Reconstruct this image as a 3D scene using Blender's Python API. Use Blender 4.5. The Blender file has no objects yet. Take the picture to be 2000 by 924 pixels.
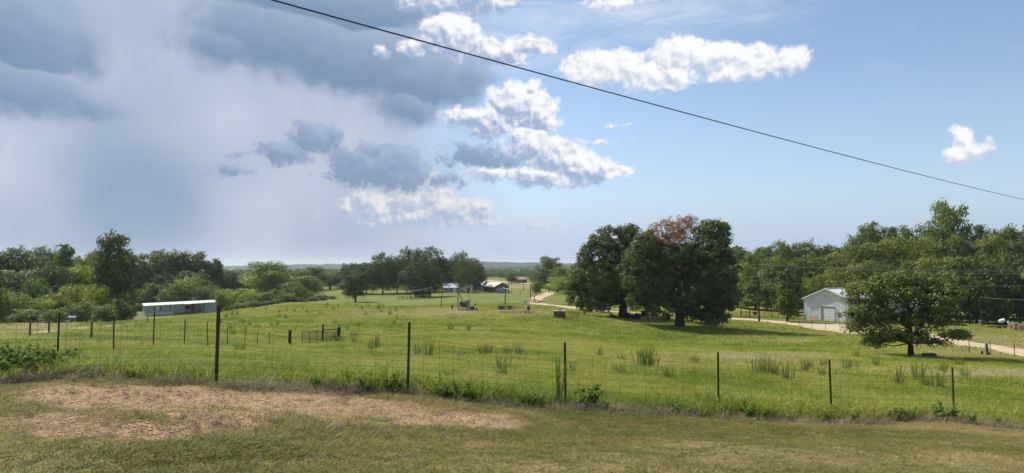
import bpy, math, random
import numpy as np
from mathutils import Vector, Matrix
R = math.radians
random.seed(7)
rng = np.random.default_rng(11)
SC = bpy.context.scene
COL = SC.collection

# ------------------------------------------------------------------ camera
F, CX, CY, HOR, CAMZ = 1340.0, 1000.0, 462.0, 520.0, 12.0
TH = math.atan((HOR - CY) / F)
cam = bpy.data.cameras.new('camera')
cam.sensor_width = 36.0
cam.lens = 36.0 * F / 2000.0
cam.clip_start = 0.1
cam.clip_end = 30000
camo = bpy.data.objects.new('camera', cam)
camo.location = (0, 0, CAMZ)
camo.rotation_euler = (R(90) + TH, 0, 0)
COL.objects.link(camo)
SC.camera = camo
SC.render.resolution_x, SC.render.resolution_y = 1024, 473
SC.view_settings.view_transform = 'Standard'
SC.view_settings.look = 'None'
SC.view_settings.exposure = 0.35
SC.view_settings.gamma = 1.0
SC.view_settings.use_curve_mapping = False
cy = SC.cycles
cy.max_bounces = 6
cy.diffuse_bounces = 3
cy.glossy_bounces = 2
cy.transmission_bounces = 3
cy.volume_bounces = 1
cy.transparent_max_bounces = 6
cy.use_denoising = True
cy.sample_clamp_indirect = 4.0


def pdir(px, py):
    u = (px - CX) / F
    v = (CY - py) / F
    c, s = math.cos(TH), math.sin(TH)
    return Vector((u, c - v * s, s + v * c))


def pix(px, py, Y):
    d = pdir(px, py)
    return Vector((0, 0, CAMZ)) + d * (Y / d.y)


def to_px(x, y, z):
    c, s = math.cos(TH), math.sin(TH)
    f = y * c + (z - CAMZ) * s
    u = -y * s + (z - CAMZ) * c
    return CX + F * x / f, CY - F * u / f


# ------------------------------------------------------------------ node helper
class S:
    """a socket with arithmetic"""
    def __init__(self, nt, sock):
        self.nt, self.s = nt, sock

    def _m(self, op, *a, clamp=False):
        n = self.nt.nodes.new('ShaderNodeMath')
        n.operation = op
        n.use_clamp = clamp
        for i, v in enumerate((self,) + a):
            put(self.nt, n.inputs[i], v)
        return S(self.nt, n.outputs[0])

    def __add__(s, o): return s._m('ADD', o)
    def __sub__(s, o): return s._m('SUBTRACT', o)
    def __mul__(s, o): return s._m('MULTIPLY', o)
    def __truediv__(s, o): return s._m('DIVIDE', o)
    def max(s, o): return s._m('MAXIMUM', o)
    def min(s, o): return s._m('MINIMUM', o)
    def gt(s, o): return s._m('GREATER_THAN', o)
    def clamp(s): return s._m('ADD', 0.0, clamp=True)
    def pow(s, o): return s._m('POWER', o)

    def ss(s, a, b):
        n = s.nt.nodes.new('ShaderNodeMapRange')
        n.interpolation_type = 'SMOOTHSTEP'
        put(s.nt, n.inputs[0], s)
        n.inputs[1].default_value, n.inputs[2].default_value = a, b
        n.inputs[3].default_value, n.inputs[4].default_value = 0, 1
        return S(s.nt, n.outputs[0])

    def lin(s, a, b, c=0.0, d=1.0):
        n = s.nt.nodes.new('ShaderNodeMapRange')
        put(s.nt, n.inputs[0], s)
        for i, v in enumerate((a, b, c, d)):
            n.inputs[i + 1].default_value = v
        return S(s.nt, n.outputs[0])


def put(nt, inp, v):
    if isinstance(v, S):
        nt.links.new(v.s, inp)
    elif isinstance(v, bpy.types.NodeSocket):
        nt.links.new(v, inp)
    elif isinstance(v, (tuple, list)) and len(v) == 3 and inp.type == 'RGBA':
        inp.default_value = (*v, 1)
    else:
        inp.default_value = v


def vmath(nt, op, a, b=None):
    n = nt.nodes.new('ShaderNodeVectorMath')
    n.operation = op
    put(nt, n.inputs[0], a)
    if b is not None:
        put(nt, n.inputs[1], b)
    return S(nt, n.outputs['Value'] if op in ('LENGTH', 'DOT_PRODUCT') else n.outputs[0])


def noise(nt, vec, scale, detail=4, rough=0.55, dist=0.0, out=0):
    n = nt.nodes.new('ShaderNodeTexNoise')
    if vec is not None:
        put(nt, n.inputs['Vector'], vec)
    n.inputs['Scale'].default_value = scale
    n.inputs['Detail'].default_value = detail
    n.inputs['Roughness'].default_value = rough
    n.inputs['Distortion'].default_value = dist
    return S(nt, n.outputs[out])


def mix(nt, f, a, b, mode='MIX'):
    n = nt.nodes.new('ShaderNodeMix')
    n.data_type = 'RGBA'
    n.blend_type = mode
    put(nt, n.inputs[0], f)
    put(nt, n.inputs[6], a)
    put(nt, n.inputs[7], b)
    return S(nt, n.outputs[2])


def lin3(*c):
    return tuple(((v / 255) / 12.92 if v / 255 <= 0.04045 else ((v / 255 + 0.055) / 1.055) ** 2.4) for v in c)


# ------------------------------------------------------------------ sky
SUN_EL, SUN_AZ = 49.0, -50.0      # azimuth from +Y, negative is left
world = bpy.data.worlds.new('World')
SC.world = world
world.use_nodes = True
wn = world.node_tree
wn.nodes.clear()


def sky_color(region):
    """the sky's colour as seen in one part of it; region = (left, right) in photograph pixels, None = the rest of the dome"""
    nt = bpy.data.node_groups.new('sky_part', 'ShaderNodeTree')
    nt.interface.new_socket('Color', in_out='OUTPUT', socket_type='NodeSocketColor')
    go = nt.nodes.new('NodeGroupOutput')
    put(nt, go.inputs[0], sky_layers(nt, region))
    gn = wn.nodes.new('ShaderNodeGroup')
    gn.node_tree = nt
    return gn.outputs[0]


def sky_layers(nt, region):
    sky = nt.nodes.new('ShaderNodeTexSky')
    sky.sky_type = 'NISHITA'
    sky.sun_disc = False
    sky.sun_elevation = R(SUN_EL)
    sky.sun_rotation = R(SUN_AZ)
    sky.altitude = 100
    sky.air_density = 1.0
    sky.dust_density = 0.25
    sky.ozone_density = 2.0
    az, el, p0 = sky_coords(nt)

    def near(ells):
        if region is None:
            return []
        return [e for e in ells if e[0] + e[2] > region[0] - 70 and e[0] - e[2] < region[1] + 70]

    # clear sky, with a thin high veil near the horizon
    col = mix(nt, 1.0, S(nt, sky.outputs[0]), (0.158, 0.147, 0.143), 'MULTIPLY')
    col = mix(nt, el.ss(3.4, 0.0) * 0.55, col, lin3(160, 186, 222))
    col = mix(nt, el.ss(1.5, 0.1) * 0.80, col, lin3(168, 191, 222))
    veil_a = az + (el * 0.10)
    if region is None:
        big = noise(nt, p0, 0.4, 3, 0.5)
        v = (veil_a + big * 1.6 - 0.8).ss(0.6, -2.6) * az.ss(-34.0, -18.0)
        col = mix(nt, big.ss(0.5, 0.8) * 0.25, col, lin3(215, 225, 240))
        return mix(nt, v * 0.93, col, mix(nt, big.ss(0.3, 0.7), lin3(160, 177, 200), lin3(178, 191, 210)))
    nw = noise(nt, p0, 1.5, 2, 0.55, out=1)
    w = vmath(nt, 'MULTIPLY', vmath(nt, 'SUBTRACT', nw, (0.5, 0.5, 0.5)), (0.42, 0.30, 0))
    p = vmath(nt, 'ADD', p0, w)
    fb = noise(nt, p0, 3.4, 6, 0.54) - 0.5
    fb2 = noise(nt, vmath(nt, 'ADD', p0, (0.05, 0.09, 0)), 3.0, 3, 0.55) - 0.5
    fb3 = noise(nt, p0, 3.0, 3, 0.55) - 0.5
    relief = (fb3 - fb2)
    vor = nt.nodes.new('ShaderNodeTexVoronoi')
    vor.inputs['Scale'].default_value = 5.5
    put(nt, vor.inputs['Vector'], vmath(nt, 'ADD', p, vmath(nt, 'MULTIPLY', nw, (0.3, 0.3, 0))))
    vor2 = nt.nodes.new('ShaderNodeTexVoronoi')
    vor2.inputs['Scale'].default_value = 13.0
    put(nt, vor2.inputs['Vector'], p)
    bil = S(nt, vor.outputs['Distance']) * 0.7 + S(nt, vor2.outputs['Distance']) * 0.4         # cauliflower bumps, two sizes

    def field(ells, shade=True, L=(0.35, 0.94), grow=1.0):
        sd = sh = None
        for (cx, cyy, rx, ry) in ells:
            c = ae(cx, cyy)
            rx, ry = rx * grow, ry * grow
            r = ((ae(cx + rx, cyy)[0] - ae(cx - rx, cyy)[0]) / 2, (ae(cx, cyy - ry)[1] - ae(cx, cyy + ry)[1]) / 2)
            n = nt.nodes.new('ShaderNodeVectorMath')
            n.operation = 'MULTIPLY_ADD'
            put(nt, n.inputs[0], p)
            n.inputs[1].default_value = (1 / r[0], 1 / r[1], 0)
            n.inputs[2].default_value = (-c[0] / r[0], -c[1] / r[1], 0)
            q = S(nt, n.outputs[0])
            d = vmath(nt, 'LENGTH', q)._m('MULTIPLY_ADD', -min(r), min(r))
            s = vmath(nt, 'DOT_PRODUCT', q, (L[0], L[1], 0)) if shade else None
            if sd is None:
                sd, sh = d, s
            else:
                if shade:
                    g = (d - sd)._m('MULTIPLY_ADD', 9.0, 0.5, clamp=True)
                    m = nt.nodes.new('ShaderNodeMix')
                    put(nt, m.inputs[0], g)
                    put(nt, m.inputs[2], sh)
                    put(nt, m.inputs[3], s)
                    sh = S(nt, m.outputs[0])
                sd = sd.max(d)
        return sd, sh

    # cirrus streaks
    CI = near([(1290, 20, 240, 70), (1130, 60, 150, 65), (1010, 60, 150, 85), (1420, 30, 120, 40)])
    if region[1] > 640:
        cs = nt.nodes.new('ShaderNodeMapping')
        cs.inputs['Rotation'].default_value = (0, 0, R(-14))
        cs.inputs['Scale'].default_value = (0.35, 1.5, 1)
        put(nt, cs.inputs[0], p0)
        ci = noise(nt, S(nt, cs.outputs[0]), 1.6, 6, 0.62, 0.6)
        if CI:
            csd, _ = field(CI, False)
            col = mix(nt, (csd.ss(-0.35, 0.6) * ci.ss(0.28, 0.70) * 0.9).clamp(), col, lin3(214, 225, 241))
        col = mix(nt, ci.ss(0.50, 0.85) * 0.13 * el.ss(0.0, 3.0), col, lin3(215, 225, 240))
    # storm veil filling the left, a rain shaft below it
    if region[0] < 1100:
        big = noise(nt, p0, 0.4, 3, 0.5)
        veil = (veil_a + big * 1.6 - 0.8).ss(0.6, -2.6)
        cv = mix(nt, noise(nt, p0, 0.8, 3, 0.5).ss(0.3, 0.7), lin3(166, 181, 203), lin3(184, 195, 212))
        rain = near([(270, 400, 190, 190), (230, 520, 240, 140), (620, 470, 120, 60)])
        if rain:
            cv = mix(nt, field(rain, False)[0].ss(-0.6, 1.1) * 0.95, cv, lin3(128, 151, 181))
        light = near([(530, 440, 110, 150), (470, 250, 170, 90), (560, 210, 120, 60), (620, 420, 70, 120), (690, 250, 90, 50), (30, 330, 90, 90)])
        if light:
            cv = mix(nt, field(light, False)[0].ss(-0.5, 1.2) * 0.62, cv, lin3(198, 205, 215))
        col = mix(nt, veil * 0.93, col, cv)

    def layer(col, ells, amp, soft, hi, lo, s0, s1, rel=2.0, bw=0.25, opac=1.0, edge=0.0, grow=1.12):
        ells = near(ells)
        if not ells:
            return col
        sd, sh = field(ells, grow=grow)
        d = sd + fb * (amp * 0.85) - bil * (amp * 0.55) + amp * 0.26
        lit = sh + relief * rel - bil * bw + bw * 0.45 + fb * 0.25
        if edge:
            lit = lit + d.ss(0.30, 0.0) * edge
        return mix(nt, d.ss(-soft, soft * 1.5) * opac, col, mix(nt, lit.ss(s0, s1), lo, hi))

    # creamy far cumulus, low over the horizon
    E = [(708, 405, 46, 30), (800, 400, 44, 24), (850, 388, 32, 24), (884, 412, 58, 26), (930, 410, 30, 22),
         (845, 360, 16, 24), (890, 434, 75, 11), (820, 425, 70, 20), (1040, 442, 24, 5), (720, 428, 60, 14)]
    col = layer(col, E, 0.38, 0.09, lin3(238, 235, 235), lin3(166, 184, 210), -0.7, 0.9, 3.6, 0.6, 0.92, 0.15, 1.25)
    # big soft dark bases
    J = near([(560, 70, 190, 80), (700, 110, 210, 80), (825, 150, 145, 70), (800, 205, 70, 42), (905, 150, 65, 45),
              (450, 85, 110, 50), (660, 0, 260, 80), (740, -90, 330, 110), (860, -60, 200, 90),
              (60, 60, 140, 110), (50, 170, 150, 62), (165, 95, 45, 80), (170, 205, 95, 34), (-120, 120, 160, 120)])
    if J:
        sdj, shj = field(J)
        dj = sdj + fb * 0.42
        lj = shj + relief * 0.3 + fb * 0.45
        cj = mix(nt, lj.ss(-0.75, 1.15), lin3(117, 142, 175), lin3(166, 183, 207))
        col = mix(nt, dj.ss(-0.16, 0.26) * 0.95, col, cj)
    # ragged grey fragments
    D = [(612, 268, 48, 30), (555, 298, 46, 22), (648, 262, 22, 20), (700, 320, 58, 38), (760, 328, 66, 40),
         (792, 342, 44, 28), (728, 296, 40, 22), (672, 342, 28, 12), (930, 300, 62, 22), (985, 312, 50, 20), (465, 300, 34, 7),
         (875, 350, 40, 14), (640, 346, 20, 8), (455, 330, 30, 12)]
    col = layer(col, D, 0.45, 0.07, lin3(166, 184, 210), lin3(130, 151, 183), -0.5, 1.1, 1.6, 0.25, 0.94, 0.0, 1.2)
    # towering white heads with grey feet
    A = [(878, 72, 52, 36), (930, 96, 52, 26), (985, 102, 48, 20), (1035, 92, 46, 16), (850, 58, 28, 22),
         (1000, 204, 40, 38), (1036, 216, 46, 36), (962, 236, 52, 28), (1040, 173, 19, 13), (1052, 240, 38, 18), (905, 226, 38, 18),
         (1032, 285, 42, 29), (1080, 302, 46, 34), (1122, 326, 46, 29), (1172, 334, 32, 24), (1080, 344, 104, 17), (990, 340, 62, 14),
         (850, 0, 62, 24), (930, -6, 68, 30), (745, 104, 13, 11), (808, 100, 20, 16), (1010, 128, 22, 5)]
    col = layer(col, A, 0.27, 0.048, lin3(252, 252, 253), lin3(158, 178, 210), -0.75, 0.75, 3.2, 0.7, 0.97, 0.25, 1.28)
    # bright fair-weather cumulus on the right
    B = [(1180, 132, 80, 36), (1262, 150, 54, 30), (1330, 108, 60, 34), (1300, 152, 60, 27), (1400, 112, 60, 32),
         (1472, 120, 62, 32), (1540, 114, 42, 20), (1440, 142, 72, 16), (1880, 268, 22, 20), (1890, 290, 42, 19),
         (1862, 301, 30, 14), (1925, 293, 15, 9), (1225, 331, 11, 9), (1135, 273, 48, 5), (1210, 4, 66, 12), (1205, 246, 14, 2)]
    col = layer(col, B, 0.27, 0.048, lin3(253, 253, 254), lin3(190, 203, 225), -1.1, 0.4, 3.4, 0.7, 0.97, 0.2)
    return col


SKYK = R(100 / F * 57.2958)             # one sky unit is about 100 px of the photograph


def sky_coords(nt):
    tc = nt.nodes.new('ShaderNodeTexCoord')
    sep = nt.nodes.new('ShaderNodeSeparateXYZ')
    nt.links.new(tc.outputs['Generated'], sep.inputs[0])
    x, y, z = (S(nt, sep.outputs[i]) for i in range(3))
    az = x._m('ARCTAN2', y) / SKYK
    el = z._m('ARCSINE') / SKYK
    cmb = nt.nodes.new('ShaderNodeCombineXYZ')
    put(nt, cmb.inputs[0], az)
    put(nt, cmb.inputs[1], el)
    return az, el, S(nt, cmb.outputs[0])


def ae(px, py):
    d = pdir(px, py).normalized()
    return math.atan2(d.x, d.y) / SKYK, math.asin(d.z) / SKYK


def build_sky():
    """the dome in columns, so that a ray only pays for the clouds near it"""
    nt = wn
    az, el, _ = sky_coords(nt)

    def bg(region):
        b = nt.nodes.new('ShaderNodeBackground')
        put(nt, b.inputs[0], sky_color(region))
        b.inputs[1].default_value = 0.80
        return b.outputs[0]

    def pick(f, a, b):
        m = nt.nodes.new('ShaderNodeMixShader')
        put(nt, m.inputs[0], f)
        nt.links.new(a, m.inputs[1])
        nt.links.new(b, m.inputs[2])
        return m.outputs[0]
    cuts = [430, 700, 960, 1210, 1640]
    edges = [-500] + cuts + [2500]
    sh = bg((edges[-2], edges[-1]))
    for i in range(len(cuts) - 1, -1, -1):
        sh = pick(az.gt(ae(cuts[i], 300)[0]), bg((edges[i], edges[i + 1])), sh)
    inside = el.ss(6.6, 5.4) * az.ss(-10.6, -9.4) * az.ss(10.6, 9.4) * el.ss(-0.35, -0.15)
    sh = pick(inside, bg(None), sh)
    out = nt.nodes.new('ShaderNodeOutputWorld')
    nt.links.new(sh, out.inputs[0])
    world.cycles.sampling_method = 'MANUAL'
    world.cycles.sample_map_resolution = 256


build_sky()
sun = bpy.data.lights.new('sun', 'SUN')
sun.energy = 4.8
sun.angle = R(0.55)
sun.color = (1.0, 0.955, 0.88)
suno = bpy.data.objects.new('sun', sun)
COL.objects.link(suno)
sd_ = Vector((math.sin(R(SUN_AZ)) * math.cos(R(SUN_EL)), math.cos(R(SUN_AZ)) * math.cos(R(SUN_EL)), math.sin(R(SUN_EL))))
suno.rotation_euler = sd_.to_track_quat('Z', 'Y').to_euler()
suno.location = (0, 0, 60)

# ------------------------------------------------------------------ terrain
CTRL = [  # px, py, distance ahead in metres
    (0, 924, 5.6), (500, 924, 5.9), (1000, 924, 6.2), (1500, 924, 6.4), (2000, 924, 6.6),
    (0, 820, 8.2), (500, 815, 9.2), (1000, 850, 9.6), (1500, 865, 10.4), (2000, 872, 11.0),
    (100, 745, 11.0), (427, 752, 12.3), (800, 773, 13.6), (1100, 795, 14.7), (1386, 805, 15.9), (1628, 818, 17.0), (1858, 818, 18.6), (2000, 826, 19.6),
    (117, 704, 21), (226, 691, 25), (303, 685, 28.9), (409, 681, 36.8), (481, 679, 44.7), (529, 678, 52.6), (568, 673, 60), (663, 664, 66),
    (650, 715, 26), (900, 715, 28), (1250, 725, 29), (1500, 735, 29), (1750, 745, 30), (2000, 752, 31),
    (800, 662, 60), (1000, 690, 40), (1000, 650, 68), (1000, 620, 103), (905, 607, 135), (1095, 622, 100), (1325, 637, 100), (1215, 621, 115),
    (1530, 660, 88), (1400, 665, 84), (1290, 664, 84), (1775, 698, 53), (1600, 628, 130), (1690, 641, 112), (1860, 664, 85), (2000, 695, 62), (2000, 640, 130), (1483, 628, 122),
    (1430, 600, 172), (1916, 640, 130), (1600, 690, 56), (1350, 680, 60),
    (0, 655, 46), (130, 648, 52), (270, 634, 92), (0, 636, 90), (282, 617, 204), (425, 609, 216), (560, 592, 165), (690, 590, 185), (430, 613, 140),
    (800, 580, 235), (880, 571, 262), (975, 572, 265), (1036, 583, 190), (1062, 576, 235), (1080, 567, 300), (1020, 554, 450), (950, 547, 640), (1000, 539, 1000),
    (600, 620, 110), (700, 603, 145), (620, 575, 260), (1200, 608, 150), (1430, 624, 125),
    (0, 560, 420), (300, 556, 450), (1500, 552, 500), (2000, 552, 520), (0, 537, 1200), (1000, 534, 1400), (2000, 537, 1200),
    (0, 526, 4000), (1000, 526, 4000), (2000, 526, 4000), (0, 523, 9000), (1000, 523, 9000), (2000, 523, 9000),
]


def _uv(x, y):
    r = np.hypot(x, y)
    az = np.arctan2(x, y)
    a = np.abs(az)
    lim = R(46)
    az = np.where(a > lim, np.sign(az) * lim * (1 - (a - lim) / (math.pi - lim)), az)
    return az * 2.2, np.log(np.maximum(r, 4.0))


_P = [pix(*c) for c in CTRL]
_U, _V = _uv(np.array([q.x for q in _P]), np.array([q.y for q in _P]))
_Z = np.array([q.z for q in _P])
for _a in (-46, -20, 0, 20, 46):      # the road shoulder under the car
    _U = np.append(_U, R(_a) * 2.2)
    _V = np.append(_V, math.log(4.0))
    _Z = np.append(_Z, CAMZ - 1.62)


def _tps(d2):
    return 0.5 * d2 * np.log(np.maximum(d2, 1e-12))


_n = len(_Z)
_A = np.zeros((_n + 3, _n + 3))
_A[:_n, :_n] = _tps((_U[:, None] - _U[None]) ** 2 + (_V[:, None] - _V[None]) ** 2) + np.eye(_n) * 1e-3
_A[:_n, _n:] = np.stack([np.ones(_n), _U, _V], 1)
_A[_n:, :_n] = _A[:_n, _n:].T
_W = np.linalg.solve(_A, np.append(_Z, [0, 0, 0]))


def gz0(x, y):
    x, y = np.asarray(x, float), np.asarray(y, float)
    sh = x.shape
    u, v = _uv(x.ravel(), y.ravel())
    out = np.empty(len(u))
    for i in range(0, len(u), 20000):
        s = slice(i, i + 20000)
        K = _tps((u[s, None] - _U[None]) ** 2 + (v[s, None] - _V[None]) ** 2)
        out[s] = K @ _W[:_n] + _W[_n] + _W[_n + 1] * u[s] + _W[_n + 2] * v[s]
    return out.reshape(sh)


_ht = np.random.default_rng(5).uniform(0, 6.28, 40)


def gz(x, y):
    """height of the ground, with its small hummocks"""
    x, y = np.asarray(x, float), np.asarray(y, float)
    r = np.hypot(x, y)
    h = np.zeros_like(x)
    near = np.clip((40 - r) / 25, 0, 1)
    far = np.clip((r - 20) / 60, 0, 1) * np.clip((400 - r) / 200, 0, 1)
    for k, (fr, am) in enumerate(((0.9, 0.022), (2.1, 0.012), (4.3, 0.007))):
        for j in range(4):
            a = j * 0.8 + k
            h += near * am * np.sin((x * math.cos(a) + y * math.sin(a)) * fr * (1 + 0.23 * j) + _ht[j + 4 * k])
    for j in range(5):
        a = j * 1.1 + 0.3
        h += far * 0.05 * np.sin((x * math.cos(a) + y * math.sin(a)) * (0.22 + 0.11 * j) + j)
    return gz0(x, y) + h


def g1(x, y):
    return float(gz(np.array([x]), np.array([y]))[0])


def gp(px, py):
    """where a pixel's ray meets the ground"""
    d = pdir(px, py)
    t = np.exp(np.linspace(math.log(5), math.log(3000), 900)) / d.y
    X, Y, Z = d.x * t, d.y * t, CAMZ + d.z * t
    h = gz(X, Y)
    k = np.where(Z <= h)[0]
    k = k[0] if len(k) else len(t) - 1
    return Vector((X[k], Y[k], h[k]))


def base(px, Y):
    x = (px - CX) / F * Y * math.cos(TH)
    return Vector((x, Y, g1(x, Y)))


# ------------------------------------------------------------------ materials
MATS = {}


def mat(name, col, rough=0.7, spec=0.3, metal=0.0, var=0.0, vscale=3.0, bump=0.0, bscale=20.0, col2=None, stretch=None):
    if name in MATS:
        return MATS[name]
    m = bpy.data.materials.new(name)
    m.use_nodes = True
    nt = m.node_tree
    b = nt.nodes['Principled BSDF']
    b.inputs['Roughness'].default_value = rough
    b.inputs['Specular IOR Level'].default_value = spec
    b.inputs['Metallic'].default_value = metal
    tc = nt.nodes.new('ShaderNodeTexCoord')
    v = S(nt, tc.outputs['Object'])
    if stretch:
        v = vmath(nt, 'MULTIPLY', v, stretch)
    if var or col2:
        n = noise(nt, v, vscale, 5, 0.6)
        c2 = col2 or tuple(c * (1 - var) for c in col)
        put(nt, b.inputs['Base Color'], mix(nt, n.ss(0.32, 0.68), col, c2))
    else:
        b.inputs['Base Color'].default_value = (*col, 1)
    if bump:
        bn = nt.nodes.new('ShaderNodeBump')
        bn.inputs['Strength'].default_value = bump
        bn.inputs['Distance'].default_value = 0.02
        put(nt, bn.inputs['Height'], noise(nt, v, bscale, 4, 0.6))
        nt.links.new(bn.outputs[0], b.inputs['Normal'])
    MATS[name] = m
    return m


def leaf_mat(name, dark, light, trans=0.3, rough=0.5, inst=False, spec=0.3):
    """foliage: colour runs dark -> light with the tint attribute, times the object's own colour"""
    m = bpy.data.materials.new(name)
    m.use_nodes = True
    nt = m.node_tree
    b = nt.nodes['Principled BSDF']
    b.inputs['Roughness'].default_value = rough
    b.inputs['Specular IOR Level'].default_value = spec
    at = nt.nodes.new('ShaderNodeAttribute')
    at.attribute_name = 'tint'
    if inst:
        at.attribute_type = 'INSTANCER'
    t = S(nt, at.outputs['Fac'])
    c = mix(nt, t, dark, light)
    if not inst:
        oi = nt.nodes.new('ShaderNodeObjectInfo')
        c = mix(nt, 1.0, c, S(nt, oi.outputs['Color']), 'MULTIPLY')
    put(nt, b.inputs['Base Color'], c)
    tr = nt.nodes.new('ShaderNodeBsdfTranslucent')
    put(nt, tr.inputs[0], mix(nt, 1.0, c, (1.25, 1.25, 0.7), 'MULTIPLY'))
    ms = nt.nodes.new('ShaderNodeMixShader')
    ms.inputs[0].default_value = trans
    nt.links.new(b.outputs[0], ms.inputs[1])
    nt.links.new(tr.outputs[0], ms.inputs[2])
    nt.links.new(ms.outputs[0], nt.nodes['Material Output'].inputs[0])
    MATS[name] = m
    return m


# ------------------------------------------------------------------ object helpers
def tag(o, label=None, cat=None, group=None, kind=None):
    if label:
        o['label'] = label
    if cat:
        o['category'] = cat
    if group:
        o['group'] = group
    if kind:
        o['kind'] = kind
    return o


def link(o, parent=None):
    COL.objects.link(o)
    if parent is not None:
        o.parent = parent
    return o


def empty(name, loc, rz=0, label=None, cat=None, group=None):
    o = bpy.data.objects.new(name, None)
    o.location = loc
    o.rotation_euler = (0, 0, rz)
    o.empty_display_size = 0.2
    link(o)
    return tag(o, label, cat, group)


def npmesh(name, verts, faces, smooth=False):
    """verts (N,3), faces (M,k) of one size k"""
    me = bpy.data.meshes.new(name)
    verts = np.asarray(verts, np.float32)
    faces = np.asarray(faces, np.int32)
    M, k = faces.shape
    me.vertices.add(len(verts))
    me.vertices.foreach_set('co', verts.ravel())
    me.loops.add(M * k)
    me.loops.foreach_set('vertex_index', faces.ravel())
    me.polygons.add(M)
    me.polygons.foreach_set('loop_start', np.arange(0, M * k, k, dtype=np.int32))
    me.polygons.foreach_set('loop_total', np.full(M, k, np.int32))
    me.polygons.foreach_set('use_smooth', np.full(M, smooth))
    me.update(calc_edges=True)
    return me


class MB:
    def __init__(s):
        s.v, s.f = [], []

    def add(s, vs, fs):
        o = len(s.v)
        s.v += [tuple(v) for v in vs]
        s.f += [tuple(i + o for i in f) for f in fs]
        return s

    def box(s, c, d, rz=0.0, rx=0.0, ry=0.0):
        M = Matrix.Rotation(rz, 3, 'Z') @ Matrix.Rotation(ry, 3, 'Y') @ Matrix.Rotation(rx, 3, 'X')
        h = Vector(d) / 2
        vs = []
        for x in (-1, 1):
            for y in (-1, 1):
                for z in (-1, 1):
                    vs.append(Vector(c) + M @ Vector((x * h.x, y * h.y, z * h.z)))
        return s.add(vs, [(0, 1, 3, 2), (4, 6, 7, 5), (0, 4, 5, 1), (2, 3, 7, 6), (0, 2, 6, 4), (1, 5, 7, 3)])

    def beam(s, a, b, w, h, up=(0, 0, 1)):
        a, b = Vector(a), Vector(b)
        d = (b - a).normalized()
        x = d.cross(Vector(up))
        x = x.normalized() if x.length > 1e-4 else Vector((1, 0, 0))
        u = x.cross(d)
        vs = [q + x * i * w / 2 + u * j * h / 2 for q in (a, b) for i, j in ((-1, -1), (1, -1), (1, 1), (-1, 1))]
        return s.add(vs, [(3, 2, 1, 0), (4, 5, 6, 7)] + [(i, (i + 1) % 4, 4 + (i + 1) % 4, 4 + i) for i in range(4)])

    def tube(s, pts, rs, n=6, cap=True):
        pts = [Vector(q) for q in pts]
        if not hasattr(rs, '__len__'):
            rs = [rs] * len(pts)
        vs, fs = [], []
        ref = Vector((0.31, 0.77, 0.55)).normalized()
        for i, q in enumerate(pts):
            d = (pts[min(i + 1, len(pts) - 1)] - pts[max(i - 1, 0)])
            d = d.normalized() if d.length > 1e-9 else Vector((0, 0, 1))
            x = d.cross(ref).normalized()
            y = d.cross(x)
            for k in range(n):
                a = 2 * math.pi * k / n
                vs.append(q + (x * math.cos(a) + y * math.sin(a)) * rs[i])
        for i in range(len(pts) - 1):
            for k in range(n):
                k2 = (k + 1) % n
                fs.append((i * n + k, i * n + k2, (i + 1) * n + k2, (i + 1) * n + k))
        if cap:
            fs.append(tuple(range(n - 1, -1, -1)))
            fs.append(tuple((len(pts) - 1) * n + k for k in range(n)))
        return s.add(vs, fs)

    def prism(s, poly, a, b):
        """poly of (x,z) swept along y from a to b"""
        n = len(poly)
        vs = [(x, a, z) for x, z in poly] + [(x, b, z) for x, z in poly]
        return s.add(vs, [tuple(range(n)), tuple(range(2 * n - 1, n - 1, -1))] +
                     [(i, n + i, n + (i + 1) % n, (i + 1) % n) for i in range(n)])

    def build(s, name, m, parent=None, smooth=False, loc=None, rot=None):
        me = bpy.data.meshes.new(name)
        me.from_pydata(s.v, [], s.f)
        me.validate()
        if smooth:
            me.shade_smooth()
        o = bpy.data.objects.new(name, me)
        me.materials.append(m if not isinstance(m, str) else MATS[m])
        if loc is not None:
            o.location = loc
        if rot is not None:
            o.rotation_euler = rot
        return link(o, parent)


def fix_normals(o):
    import bmesh
    bm = bmesh.new()
    bm.from_mesh(o.data)
    bmesh.ops.recalc_face_normals(bm, faces=bm.faces)
    bm.to_mesh(o.data)
    bm.free()
    return o


def copy_tree(o, parent=None):
    c = o.copy()
    COL.objects.link(c)
    c.parent = parent
    for ch in [q for q in KIDS.get(o.name, [])]:
        copy_tree(ch, c)
    return c


KIDS = {}
ORD = ['first', 'second', 'third', 'fourth', 'fifth', 'sixth', 'seventh', 'eighth', 'ninth', 'tenth', 'eleventh', 'twelfth',
       'thirteenth', 'fourteenth', 'fifteenth', 'sixteenth', 'seventeenth', 'eighteenth', 'nineteenth', 'twentieth',
       'twenty-first', 'twenty-second', 'twenty-third', 'twenty-fourth', 'twenty-fifth', 'twenty-sixth', 'twenty-seventh', 'twenty-eighth',
       'twenty-ninth', 'thirtieth', 'thirty-first', 'thirty-second', 'thirty-third', 'thirty-fourth', 'thirty-fifth', 'thirty-sixth']

# ------------------------------------------------------------------ ground
def fence_y(x):
    return 12.3 + (x + 5.26) * 0.363


def cut_line(x):
    """how far in front of the fence the long grass reaches before the mown verge"""
    return -0.05 - 0.75 * np.clip((np.asarray(x, float) + 1.0) / 5.0, 0, 1)


def np_px(x, y, z):
    c, s = math.cos(TH), math.sin(TH)
    f = np.maximum(y * c + (z - CAMZ) * s, 0.5)
    u = -y * s + (z - CAMZ) * c
    return CX + F * x / f, CY - F * u / f


def ell_w(px, py, ells):
    w = np.zeros_like(px)
    for cx, cyy, rx, ry in ells:
        d = np.sqrt(((px - cx) / rx) ** 2 + ((py - cyy) / ry) ** 2)
        w = np.maximum(w, np.clip(1.5 - d, 0, 1))
    return w


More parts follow.
